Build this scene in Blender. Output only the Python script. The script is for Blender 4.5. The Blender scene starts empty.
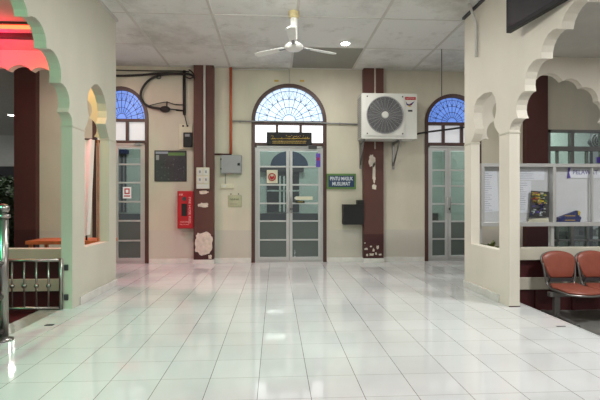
import bpy, bmesh, math, random
from mathutils import Vector, Matrix
random.seed(7)
C = bpy.context.scene.collection
PI = math.pi

# ---------------------------------------------------------------- camera maths
CAM_H = 1.1
F = 430.0
YAW = math.atan(24.5 / F)
S_, C_ = math.sin(YAW), math.cos(YAW)
def rr(px):
    u = (px - 300) / F
    return (S_ + u * C_) / (C_ - u * S_)
def X_(px, Y):                       # x of a picture column measured on the plane y = Y
    return rr(px) * Y
def P(px, py, Y=7.6):                # (x, z) of a measured point on the plane y = Y
    u = (px - 300) / F
    d = Y / (C_ - u * S_)
    return rr(px) * Y, CAM_H + (200 - py) / F * d

# ---------------------------------------------------------------- materials
def lin(c):
    out = []
    for v in c:
        v /= 255.0
        out.append(v / 12.92 if v <= 0.04045 else ((v + 0.055) / 1.055) ** 2.4)
    return (*out, 1.0)
def mat(name, col, rough=0.6, metal=0.0, var=0.06, scale=6.0, emit=None, es=0.0, spec=0.5, coat=0.0, bump=0.0):
    m = bpy.data.materials.new(name); m.use_nodes = True
    nt = m.node_tree; b = nt.nodes['Principled BSDF']
    b.inputs['Roughness'].default_value = rough
    b.inputs['Metallic'].default_value = metal
    b.inputs['Specular IOR Level'].default_value = spec
    b.inputs['Coat Weight'].default_value = coat
    c = lin(col)
    tc = nt.nodes.new('ShaderNodeTexCoord')
    no = nt.nodes.new('ShaderNodeTexNoise'); no.inputs['Scale'].default_value = scale; no.inputs['Detail'].default_value = 5
    nt.links.new(tc.outputs['Object'], no.inputs['Vector'])
    rp = nt.nodes.new('ShaderNodeValToRGB')
    rp.color_ramp.elements[0].position = .3; rp.color_ramp.elements[1].position = .7
    rp.color_ramp.elements[0].color = tuple(max(0, x * (1 - var * 2)) for x in c[:3]) + (1,)
    rp.color_ramp.elements[1].color = tuple(min(1, x * (1 + var)) for x in c[:3]) + (1,)
    nt.links.new(no.outputs['Fac'], rp.inputs['Fac'])
    nt.links.new(rp.outputs['Color'], b.inputs['Base Color'])
    if emit:
        b.inputs['Emission Color'].default_value = lin(emit); b.inputs['Emission Strength'].default_value = es
    if bump:
        bp = nt.nodes.new('ShaderNodeBump'); bp.inputs['Strength'].default_value = bump; bp.inputs['Distance'].default_value = .01
        nt.links.new(no.outputs['Fac'], bp.inputs['Height']); nt.links.new(bp.outputs['Normal'], b.inputs['Normal'])
    return m
def wall_mat(name, col, low=None, lowz=0.58, stain=.12):
    """painted plaster: broad patches, faint vertical streaks, a dirtier foot"""
    m = bpy.data.materials.new(name); m.use_nodes = True
    nt = m.node_tree; N = nt.nodes; L = nt.links; b = N['Principled BSDF']
    b.inputs['Roughness'].default_value = .55
    tc = N.new('ShaderNodeTexCoord')
    n1 = N.new('ShaderNodeTexNoise'); n1.inputs['Scale'].default_value = 1.3; n1.inputs['Detail'].default_value = 6
    L.new(tc.outputs['Object'], n1.inputs['Vector'])
    mp = N.new('ShaderNodeMapping'); mp.inputs['Scale'].default_value = (1.6, 1.6, .5)
    L.new(tc.outputs['Object'], mp.inputs['Vector'])
    n2 = N.new('ShaderNodeTexNoise'); n2.inputs['Scale'].default_value = 1.5; n2.inputs['Detail'].default_value = 4
    L.new(mp.outputs['Vector'], n2.inputs['Vector'])
    ad = N.new('ShaderNodeMath'); ad.operation = 'ADD'
    L.new(n1.outputs['Fac'], ad.inputs[0]); L.new(n2.outputs['Fac'], ad.inputs[1])
    mr = N.new('ShaderNodeMapRange'); mr.inputs['From Min'].default_value = .7; mr.inputs['From Max'].default_value = 1.3
    L.new(ad.outputs[0], mr.inputs['Value'])
    c = lin(col)
    mx = N.new('ShaderNodeMix'); mx.data_type = 'RGBA'
    mx.inputs['A'].default_value = tuple(x * (1 - stain * 1.5) for x in c[:3]) + (1,)
    mx.inputs['B'].default_value = c
    L.new(mr.outputs['Result'], mx.inputs['Factor'])
    last = mx.outputs['Result']
    if low:
        sp = N.new('ShaderNodeSeparateXYZ'); L.new(tc.outputs['Object'], sp.inputs[0])
        lt = N.new('ShaderNodeMath'); lt.operation = 'LESS_THAN'; lt.inputs[1].default_value = lowz
        L.new(sp.outputs['Z'], lt.inputs[0])
        m2 = N.new('ShaderNodeMix'); m2.data_type = 'RGBA'; m2.inputs['B'].default_value = lin(low)
        L.new(lt.outputs[0], m2.inputs['Factor']); L.new(last, m2.inputs['A']); last = m2.outputs['Result']
    L.new(last, b.inputs['Base Color'])
    bp = N.new('ShaderNodeBump'); bp.inputs['Strength'].default_value = .15; bp.inputs['Distance'].default_value = .01
    L.new(n1.outputs['Fac'], bp.inputs['Height']); L.new(bp.outputs['Normal'], b.inputs['Normal'])
    return m
def tile_mat():
    m = bpy.data.materials.new('glossy_white_tiles'); m.use_nodes = True
    nt = m.node_tree; N = nt.nodes; L = nt.links; b = N['Principled BSDF']
    tc = N.new('ShaderNodeTexCoord')
    mp = N.new('ShaderNodeMapping'); mp.inputs['Location'].default_value = (.1015 + 12, -.0785 + 12 - .2, 0)
    L.new(tc.outputs['Object'], mp.inputs['Vector'])
    sp = N.new('ShaderNodeSeparateXYZ'); L.new(mp.outputs['Vector'], sp.inputs[0])
    def M2(op, a, b=None):
        n = N.new('ShaderNodeMath'); n.operation = op
        for q, v in ((0, a), (1, b)):
            if v is None: continue
            if isinstance(v, (int, float)): n.inputs[q].default_value = v
            else: L.new(v, n.inputs[q])
        return n.outputs[0]
    def line(axis, half):
        f = M2('FRACT', M2('DIVIDE', sp.outputs[axis], .3))
        dist = M2('MINIMUM', f, M2('SUBTRACT', 1.0, f))
        return M2('LESS_THAN', dist, half / .3)
    jx, jy = line('X', .0017), line('Y', .0016)
    cell = N.new('ShaderNodeTexWhiteNoise'); cell.noise_dimensions = '2D'
    cb = N.new('ShaderNodeCombineXYZ'); L.new(M2('FLOOR', M2('DIVIDE', sp.outputs['X'], .3)), cb.inputs[0]); L.new(M2('FLOOR', M2('DIVIDE', sp.outputs['Y'], .3)), cb.inputs[1])
    L.new(cb.outputs[0], cell.inputs['Vector'])
    def mixc(fac, a, b):
        n = N.new('ShaderNodeMix'); n.data_type = 'RGBA'; L.new(fac, n.inputs['Factor'])
        for q, v in (('A', a), ('B', b)):
            if isinstance(v, tuple): n.inputs[q].default_value = v
            else: L.new(v, n.inputs[q])
        return n.outputs['Result']
    c0 = mixc(cell.outputs['Value'], lin((222, 223, 224)), lin((216, 217, 218)))
    c1 = mixc(jy, c0, lin((160, 157, 150)))
    tilec = mixc(jx, c1, lin((104, 98, 90)))
    no = N.new('ShaderNodeTexNoise'); no.inputs['Scale'].default_value = .9; no.inputs['Detail'].default_value = 7
    L.new(tc.outputs['Object'], no.inputs['Vector'])
    rp = N.new('ShaderNodeValToRGB'); rp.color_ramp.elements[0].position = .35; rp.color_ramp.elements[1].position = .6
    rp.color_ramp.elements[0].color = (.86, .86, .86, 1); rp.color_ramp.elements[1].color = (1, 1, 1, 1)
    L.new(no.outputs['Fac'], rp.inputs['Fac'])
    mx = N.new('ShaderNodeMix'); mx.data_type = 'RGBA'; mx.blend_type = 'MULTIPLY'; mx.inputs['Factor'].default_value = 1
    L.new(tilec, mx.inputs['A']); L.new(rp.outputs['Color'], mx.inputs['B'])
    L.new(mx.outputs['Result'], b.inputs['Base Color'])
    r2 = N.new('ShaderNodeMapRange'); r2.inputs['To Min'].default_value = .075; r2.inputs['To Max'].default_value = .035
    L.new(no.outputs['Fac'], r2.inputs['Value']); L.new(r2.outputs['Result'], b.inputs['Roughness'])
    b.inputs['Specular IOR Level'].default_value = .65
    # slightly wavy laid tiles
    n3 = N.new('ShaderNodeTexNoise'); n3.inputs['Scale'].default_value = 2.2; n3.inputs['Detail'].default_value = 1
    L.new(tc.outputs['Object'], n3.inputs['Vector'])
    bp = N.new('ShaderNodeBump'); bp.inputs['Strength'].default_value = .035; bp.inputs['Distance'].default_value = .02
    L.new(n3.outputs['Fac'], bp.inputs['Height']); L.new(bp.outputs['Normal'], b.inputs['Normal'])
    return m
def ceil_mat():
    m = bpy.data.materials.new('stained_white_ceiling_board'); m.use_nodes = True
    nt = m.node_tree; N = nt.nodes; L = nt.links; b = N['Principled BSDF']; b.inputs['Roughness'].default_value = .7
    tc = N.new('ShaderNodeTexCoord')
    no = N.new('ShaderNodeTexNoise'); no.inputs['Scale'].default_value = .75; no.inputs['Detail'].default_value = 8; no.inputs['Roughness'].default_value = .65
    L.new(tc.outputs['Object'], no.inputs['Vector'])
    rp = N.new('ShaderNodeValToRGB')
    rp.color_ramp.elements[0].position = .34; rp.color_ramp.elements[0].color = lin((186, 184, 176))
    rp.color_ramp.elements[1].position = .52; rp.color_ramp.elements[1].color = lin((228, 228, 224))
    L.new(no.outputs['Fac'], rp.inputs['Fac'])
    n2 = N.new('ShaderNodeTexNoise'); n2.inputs['Scale'].default_value = 3.2; n2.inputs['Detail'].default_value = 8; n2.inputs['Roughness'].default_value = .75
    L.new(tc.outputs['Object'], n2.inputs['Vector'])
    r2 = N.new('ShaderNodeValToRGB'); r2.color_ramp.elements[0].position = .28; r2.color_ramp.elements[1].position = .45
    r2.color_ramp.elements[0].color = (.72, .71, .68, 1); r2.color_ramp.elements[1].color = (1, 1, 1, 1)
    L.new(n2.outputs['Fac'], r2.inputs['Fac'])
    mx = N.new('ShaderNodeMix'); mx.data_type = 'RGBA'; mx.blend_type = 'MULTIPLY'; mx.inputs['Factor'].default_value = 1
    L.new(rp.outputs['Color'], mx.inputs['A']); L.new(r2.outputs['Color'], mx.inputs['B'])
    L.new(mx.outputs['Result'], b.inputs['Base Color'])
    return m
def glass_mat(name, tint, refl=.12, rough=.02):
    m = bpy.data.materials.new(name); m.use_nodes = True
    nt = m.node_tree; N = nt.nodes; L = nt.links
    for n in list(N): N.remove(n)
    out = N.new('ShaderNodeOutputMaterial'); tr = N.new('ShaderNodeBsdfTransparent'); gl = N.new('ShaderNodeBsdfGlossy'); mx = N.new('ShaderNodeMixShader')
    tr.inputs['Color'].default_value = lin(tint); gl.inputs['Roughness'].default_value = rough
    mx.inputs[0].default_value = refl
    L.new(tr.outputs[0], mx.inputs[1]); L.new(gl.outputs[0], mx.inputs[2]); L.new(mx.outputs[0], out.inputs['Surface'])
    return m

M = {}
M['wall'] = wall_mat('cream_plaster', (210, 203, 184), low=(196, 190, 178), lowz=.57)
M['arcade'] = wall_mat('cream_arcade_paint', (232, 225, 211), stain=.06)
M['arcade_left'] = wall_mat('dimmed_cream_arcade_paint', (212, 209, 194), stain=.06)  # weaker light on the left arcade put into its colour
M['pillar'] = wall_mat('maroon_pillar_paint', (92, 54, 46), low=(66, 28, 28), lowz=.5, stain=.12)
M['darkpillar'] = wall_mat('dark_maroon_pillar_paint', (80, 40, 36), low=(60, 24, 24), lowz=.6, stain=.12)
M['maroon'] = mat('maroon_paint', (76, 32, 34), .45)
M['brown'] = mat('brown_door_frame_paint', (76, 48, 42), .45)
M['tile'] = tile_mat()
M['skirt'] = mat('marbled_skirting_tile', (222, 220, 214), .18, var=.05, scale=9)
M['ceil'] = ceil_mat()
M['ceil2'] = mat('plain_grey_ceiling', (196, 194, 188), .7, var=.03)
M['batten'] = mat('ceiling_batten', (206, 203, 196), .6, var=.03)
M['concrete'] = mat('grey_concrete_floor', (120, 118, 114), .5, var=.15, scale=4, bump=.2)
M['granite'] = mat('speckled_granite_kerb', (150, 146, 140), .3, var=.15, scale=60)
M['alu'] = mat('aluminium_frame', (190, 190, 188), .35, metal=.25, var=.02)
M['steel'] = mat('stainless_steel', (160, 156, 152), .3, metal=1.0, var=.03)
M['white'] = mat('white_enamel', (212, 212, 206), .4, var=.02)
M['cream'] = mat('cream_plastic', (214, 208, 184), .45, var=.03)
M['paper'] = mat('white_paper', (246, 247, 252), .7, var=.015, scale=3)
M['paperink'] = mat('grey_print', (150, 154, 168), .7)
M['dark'] = mat('black_plastic', (14, 13, 14), .6, var=.05)
M['darkgrey'] = mat('dark_grey_plastic', (58, 56, 60), .45)
M['grey'] = mat('grey_enamel', (150, 150, 152), .45, var=.03)
M['cable'] = mat('black_cable_rubber', (34, 28, 27), .5)
M['orange'] = mat('orange_brown_pipe', (180, 90, 54), .5)
M['red'] = mat('red_enamel', (176, 22, 34), .35, var=.05)
M['redtxt'] = mat('pale_red_lettering', (232, 190, 186), .5)
M['blue'] = mat('blue_print', (30, 46, 110), .4)
M['navy'] = mat('navy_sign_face', (34, 58, 92), .4, var=.03)
M['greenframe'] = mat('green_sign_frame', (92, 128, 66), .45)
M['yellow'] = mat('yellow_print', (214, 190, 60), .5)
M['gold'] = mat('gold_lettering', (196, 160, 70), .4)
M['wtxt'] = mat('white_lettering', (225, 230, 235), .5)
M['purple'] = mat('purple_print', (92, 70, 170), .5)
M['lilac'] = mat('lilac_lettering', (126, 120, 176), .6)
M['seat'] = mat('terracotta_vinyl', (142, 76, 60), .42, var=.05, scale=14, bump=.05)
M['frame'] = mat('grey_steel_frame', (134, 132, 130), .3, metal=.6)
M['wood'] = mat('orange_wood', (190, 108, 62), .45, var=.12, scale=12)
M['peel'] = mat('bare_plaster_patch', (214, 204, 190), .8, var=.1, scale=20)
M['teal'] = mat('pale_teal_interior_paint', (206, 216, 211), .6, var=.03, scale=2)
M['interior_floor'] = mat('dark_interior_floor', (92, 96, 94), .25)
M['frost'] = mat('dark_frosted_pane', (92, 100, 97), .22, var=.04, scale=2)
M['glass'] = glass_mat('door_glass', (214, 222, 218), .13)
M['boardglass'] = glass_mat('board_glass', (250, 251, 252), .05)
M['leaf'] = mat('dark_green_leaves', (46, 66, 36), .6, var=.3)
M['leaf2'] = mat('mid_green_leaves', (92, 104, 48), .6, var=.3)
M['tracery'] = mat('dark_tracery_metal', (44, 42, 58), .4)
M['hub'] = mat('white_fan_paint', (246, 245, 240), .4, var=.03)
M['emissive_w'] = mat('emissive_white_pane', (240, 240, 240), .4, emit=(252, 252, 255), es=1.3)  # light from behind put into the transom panes as emission
M['emissive_dim'] = mat('emissive_dim_pane', (210, 210, 210), .4, emit=(235, 238, 245), es=.42)  # same emissive glow, weaker, for the side door transoms
M['glow_sky1'] = mat('emissive_pale_blue_glass', (200, 220, 245), .3, emit=(206, 228, 255), es=.95, var=.08, scale=3)  # sky glow put into the middle fanlight glass as emission
M['glow_sky2'] = mat('emissive_blue_glass', (90, 130, 220), .3, emit=(112, 152, 238), es=.75, var=.15, scale=3)  # sky glow put into the side fanlights as bluer emission
M['lamp'] = mat('lamp_diffuser', (255, 255, 250), .4, emit=(255, 250, 238), es=30)
M['lamp_soft'] = mat('tube_diffuser', (255, 255, 250), .4, emit=(255, 255, 250), es=90)
M['neon'] = mat('red_neon_tube', (255, 60, 40), .4, emit=(255, 70, 40), es=8)
M['acrylic'] = glass_mat('clear_acrylic', (246, 247, 243), .02, .05)
M['band'] = mat('cream_parapet_paint', (206, 200, 184), .55, var=.06, scale=3)

# ---------------------------------------------------------------- mesh helpers
class MB:
    def __init__(s): s.bm = bmesh.new()
    def box(s, x0, x1, y0, y1, z0, z1, mtx=None):
        vs = [s.bm.verts.new((x, y, z)) for x in (x0, x1) for y in (y0, y1) for z in (z0, z1)]
        if mtx: 
            for v in vs: v.co = mtx @ v.co
        for f in ((0, 1, 3, 2), (4, 6, 7, 5), (0, 4, 5, 1), (2, 3, 7, 6), (0, 2, 6, 4), (1, 5, 7, 3)):
            s.bm.faces.new([vs[i] for i in f])
        return s
    def prism(s, pts, plane, a, b):
        """2-D polygon pushed between a and b; plane 'xz' (push y), 'yz' (push x), 'xy' (push z)"""
        def mk(p, t):
            return {'xz': (p[0], t, p[1]), 'yz': (t, p[0], p[1]), 'xy': (p[0], p[1], t)}[plane]
        A = [s.bm.verts.new(mk(p, a)) for p in pts]; B = [s.bm.verts.new(mk(p, b)) for p in pts]
        n = len(pts)
        s.bm.faces.new(A); s.bm.faces.new(B[::-1])
        for i in range(n): s.bm.faces.new((A[i], B[i], B[(i + 1) % n], A[(i + 1) % n]))
        return s
    def tube(s, pts, r, n=10, cap=True, r2=None):
        pts = [Vector(p) for p in pts]; rings = []
        up = Vector((0, 0, 1))
        prev = None
        for i, p in enumerate(pts):
            t = (pts[min(i + 1, len(pts) - 1)] - pts[max(i - 1, 0)]).normalized()
            if prev is None:
                a = t.cross(up if abs(t.z) < .9 else Vector((1, 0, 0))).normalized()
            else:
                a = (prev - t * prev.dot(t)).normalized()
            prev = a; b = t.cross(a)
            rad = r if r2 is None else r + (r2 - r) * i / max(1, len(pts) - 1)
            rings.append([s.bm.verts.new(p + (a * math.cos(2 * PI * k / n) + b * math.sin(2 * PI * k / n)) * rad) for k in range(n)])
        for i in range(len(rings) - 1):
            for k in range(n):
                f = s.bm.faces.new((rings[i][k], rings[i][(k + 1) % n], rings[i + 1][(k + 1) % n], rings[i + 1][k])); f.smooth = True
        if cap:
            s.bm.faces.new(rings[0][::-1]); s.bm.faces.new(rings[-1])
        return s
    def lathe(s, prof, c=(0, 0, 0), axis='z', n=24):
        rings = []
        for r, h in prof:
            ring = []
            for k in range(n):
                a = 2 * PI * k / n; u, v = r * math.cos(a), r * math.sin(a)
                co = {'z': (u, v, h), 'y': (u, h, v), 'x': (h, u, v)}[axis]
                ring.append(s.bm.verts.new(Vector(co) + Vector(c)))
            rings.append(ring)
        for i in range(len(rings) - 1):
            for k in range(n):
                f = s.bm.faces.new((rings[i][k], rings[i][(k + 1) % n], rings[i + 1][(k + 1) % n], rings[i + 1][k])); f.smooth = True
        s.bm.faces.new(rings[0][::-1]); s.bm.faces.new(rings[-1])
        return s
    def sphere(s, c, r, sc=(1, 1, 1), seg=16):
        res = bmesh.ops.create_uvsphere(s.bm, u_segments=seg, v_segments=seg // 2 + 2, radius=r)
        for v in res['verts']:
            v.co = Vector((v.co.x * sc[0], v.co.y * sc[1], v.co.z * sc[2])) + Vector(c)
            for f in v.link_faces: f.smooth = True
        return s
    def build(s, name, m, parent=None, bevel=0, loc=None):
        bmesh.ops.recalc_face_normals(s.bm, faces=s.bm.faces)
        me = bpy.data.meshes.new(name); s.bm.to_mesh(me); s.bm.free()
        me.materials.append(m)
        o = bpy.data.objects.new(name, me); C.objects.link(o)
        place(o, parent)
        if bevel:
            md = o.modifiers.new('bevel', 'BEVEL'); md.width = bevel; md.segments = 2; md.limit_method = 'ANGLE'
        return o
def place(o, parent):
    """meshes are written in world metres; parents sit at their base"""
    if parent is not None:
        o.parent = parent
        o.matrix_parent_inverse = world(parent).inverted()
def world(o):
    m = Matrix.LocRotScale(o.location, o.rotation_euler, o.scale)
    if o.parent: m = world(o.parent) @ o.matrix_parent_inverse @ m
    return m
def tag(o, label=None, cat=None, group=None, kind=None):
    if label: o['label'] = label
    if cat: o['category'] = cat
    if group: o['group'] = group
    if kind: o['kind'] = kind
    return o
def thing(name, label, cat, loc=(0, 0, 0), group=None):
    o = bpy.data.objects.new(name, None); C.objects.link(o); o.location = loc; o.empty_display_size = .1
    return tag(o, label, cat, group)
def struct(o): o['kind'] = 'structure'; return o
def holder(name, loc=(0, 0, 0)):
    o = bpy.data.objects.new(name, None); C.objects.link(o); o.location = loc; o['kind'] = 'structure'; return o

def plate(name, outline, holes, plane, a, b, m, parent=None):
    """flat slab with holes, pushed from a to b (curve fill handles the holes)"""
    cu = bpy.data.curves.new('tmp', 'CURVE'); cu.dimensions = '2D'; cu.fill_mode = 'BOTH'; cu.extrude = abs(b - a) / 2
    for pts in [outline] + list(holes):
        sp = cu.splines.new('POLY'); sp.points.add(len(pts) - 1)
        for i, p in enumerate(pts): sp.points[i].co = (p[0], p[1], 0, 1)
        sp.use_cyclic_u = True
    ob = bpy.data.objects.new('tmp', cu); C.objects.link(ob)
    dg = bpy.context.evaluated_depsgraph_get()
    me = bpy.data.meshes.new_from_object(ob.evaluated_get(dg))
    bpy.data.objects.remove(ob); bpy.data.curves.remove(cu)
    mid = (a + b) / 2
    for v in me.vertices:
        x, y, z = v.co
        v.co = {'xz': (x, mid + z, y), 'yz': (mid + z, x, y), 'xy': (x, y, mid + z)}[plane]
    bm = bmesh.new(); bm.from_mesh(me); bmesh.ops.remove_doubles(bm, verts=bm.verts, dist=1e-5)
    bmesh.ops.recalc_face_normals(bm, faces=bm.faces); bm.to_mesh(me); bm.free()
    for p in me.polygons: p.use_smooth = False
    me.name = name; me.materials.clear(); me.materials.append(m)
    o = bpy.data.objects.new(name, me); C.objects.link(o); place(o, parent)
    return o
def text(name, s, m, size, parent, loc, width=None, rot=(PI / 2, 0, 0), bold=0.0, depth=.001):
    cu = bpy.data.curves.new('t', 'FONT'); cu.body = s; cu.size = size; cu.align_x = 'CENTER'; cu.align_y = 'CENTER'
    cu.extrude = depth; cu.offset = bold
    ob = bpy.data.objects.new('t', cu); C.objects.link(ob)
    dg = bpy.context.evaluated_depsgraph_get()
    me = bpy.data.meshes.new_from_object(ob.evaluated_get(dg))
    bpy.data.objects.remove(ob); bpy.data.curves.remove(cu)
    if width:
        xs = [v.co.x for v in me.vertices]; k = width / (max(xs) - min(xs))
        for v in me.vertices: v.co.x *= k
    mt = Matrix.Translation(Vector(loc)) @ Matrix.LocRotScale(None, __import__('mathutils').Euler(rot), None)
    me.transform(mt)
    me.materials.clear(); me.materials.append(m); me.name = name
    o = bpy.data.objects.new(name, me); C.objects.link(o); place(o, parent)
    return o
def wbox(px0, px1, py0, py1, yf, yb, mb=None, Yp=None):
    """box whose front face covers a measured rectangle of the far wall"""
    mb = mb or MB(); Yp = Yp or yf
    x0, z1 = P(px0, py0, Yp); x1, z0 = P(px1, py1, Yp)
    return mb.box(x0, x1, yf, yb, z0, z1)

# ---------------------------------------------------------------- foil arches
def arc(p, q, sag, side, n=7):
    """points of a circular-ish arc from p to q bulging to one side, end points included"""
    p, q = Vector(p), Vector(q); d = q - p; L = d.length
    nrm = Vector((-d.y, d.x)).normalized() * side
    h = sag * L; R = (L * L / 4 + h * h) / (2 * h); cen = (p + q) / 2 + nrm * (h - R)
    a0 = math.atan2(p.y - cen.y, p.x - cen.x); a1 = math.atan2(q.y - cen.y, q.x - cen.x)
    dd = (a1 - a0 + PI) % (2 * PI) - PI
    if h > L / 2 and abs(dd) < PI: pass
    return [(cen.x + R * math.cos(a0 + dd * i / n), cen.y + R * math.sin(a0 + dd * i / n)) for i in range(n + 1)]
def foil(cx, foot, cusps, sag=.36):
    """open outline from the left foot over the top to the right foot; cusps given for the right half, from foot up"""
    right = [foot] + cusps
    full = [(cx - x, z) for x, z in right] + [(cx + x, z) for x, z in reversed(right)]
    out = []
    for i in range(len(full) - 1):
        sg = sag if 0 < i < len(full) - 2 else .22
        a = arc(full[i], full[i + 1], sg, 1)
        out += a if not out else a[1:]
    return out

# ================================================================= SETTING
XR, XL, T = 2.40, -2.05, .11
CZ = 3.42
# floors
struct(MB().box(-2.16, 2.62, -4, 5.6, -.06, 0).build('floor', M['tile']))
f2 = struct(MB().box(-4.45, 7.0, 5.6, 7.6, -.06, 0).build('floor', M['tile']))
struct(MB().box(-2.36, -2.16, -4, 4.47, -.30, -.002).build('trim_1', M['granite']))
struct(MB().box(2.62, 7.0, -4, 5.6, -.5, -.30).build('floor', M['concrete']))
struct(MB().box(-7.0, -2.36, -4, 5.5, -.5, -.30).build('floor', M['maroon']))
struct(MB().box(-12, -4.45, 5.6, 16, -.5, -.3).build('floor', M['concrete']))
struct(MB().box(2.6, 2.62, -4, 5.25, -.35, -.061).build('trim_2', M['maroon']))
# ceilings
struct(MB().box(-4.6, 7.0, 5.34, 7.6, CZ, CZ + .08).build('ceiling', M['ceil']))
struct(MB().box(XL - T, XR + T, -4, 5.34, CZ, CZ + .08).build('ceiling', M['ceil']))
struct(MB().box(XR + T, 7.0, -4, 5.25, 2.91, 2.97).build('ceiling', M['ceil2']))
struct(MB().box(-7.0, XL - T, -4, 5.5, 2.95, 3.01).build('ceiling', M['ceil2']))
struct(MB().box(-14, -4.6, 5.6, 16, 3.42, 3.5).build('ceiling', M['ceil2']))
# ceiling battens
k = 3
for x in (-2.9, -1.83, -.79, .27, 1.36, 2.44, 3.5):
    y0 = 5.4 if x < XL or x > XR else -4
    struct(MB().box(x - .017, x + .017, y0, 7.6, CZ - .009, CZ + .001).build('trim_%d' % k, M['batten'])); k += 1
for y in (7.53, 6.5, 5.43):
    struct(MB().box(-4.4, 6.9, y - .006, y + .006, CZ - .006, CZ + .001).build('trim_%d' % k, M['batten'])); k += 1
for y in (4.36, 3.29, 2.2):
    struct(MB().box(XL, XR, y - .006, y + .006, CZ - .006, CZ + .001).build('trim_%d' % k, M['batten'])); k += 1

# far wall with its openings
def arch_hole(xl, xr, zs, zt, z0=0.0, n=28):
    cx = (xl + xr) / 2; r = (xr - xl) / 2
    pts = [(xl, z0), (xl, zs)]
    for i in range(1, n): 
        a = PI - PI * i / n; pts.append((cx + r * math.cos(a), zs + (zt - zs) * math.sin(a)))
    return pts + [(xr, zs), (xr, z0)]
DOORS = [  # px left, px right, top y, spring y, bar2 y top/bottom, rails
    dict(n=1, l=92.7, r=148.7, top=86, sp=119, b1=121.2, b2=140.2, b3=142.6, mull=(110, 127), split=114.6, rails=(165, 183, 201.7, 220.5, 240), glow='glow_sky2', pane='emissive_dim', handle=None),
    dict(n=2, l=251.5, r=326.5, top=83.2, sp=121.4, b1=124.6, b2=142.5, b3=145.4, mull=(277, 300.7), split=289.4, rails=(166.6, 184.8, 203.4, 221.2, 240), glow='glow_sky1', pane='emissive_w', handle=289.4),
    dict(n=3, l=424.7, r=481, top=93.6, sp=122.6, b1=125, b2=142.6, b3=145.4, mull=(443.6, 462), split=448.4, rails=(169.5, 185.7, 204, 222, 240), glow='glow_sky2', pane='emissive_dim', handle=449),
]
holes = []
for d in DOORS:
    x0, zt = P(d['l'], d['top']); x1, zs = P(d['r'], d['sp'])
    holes.append(arch_hole(x0, x1, zs, zt, 0.001))
wx0, wz1 = P(548, 129.5); wx1 = 6.75; wz0 = .12
holes.append([(wx0, wz0), (wx0, wz1), (wx1, wz1), (wx1, wz0)])
plate('wall_back', [(-4.45, -.4), (-4.45, CZ), (7.0, CZ), (7.0, -.4)], holes, 'xz', 7.6, 7.78, M['wall'])['kind'] = 'structure'
struct(MB().box(-4.45, -4.4, 7.78, 11.2, -.3, CZ).build('wall_left', M['wall']))
struct(MB().box(6.98, 7.05, -4, 5.3, -.4, CZ).build('wall_right', M['arcade']))
# baseboard strips between door openings
segs = [(-4.0, P(92, 0)[0]), (P(149.2, 0)[0], P(251, 0)[0]), (P(327, 0)[0], P(424.2, 0)[0]), (P(481.5, 0)[0], 6.9)]
bb = holder('baseboard_back', (0, 7.6, 0))
for a, b in segs: MB().box(a, b, 7.585, 7.6, 0, .082).build('skirting_tile', M['skirt'], bb, bevel=.003)

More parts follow.
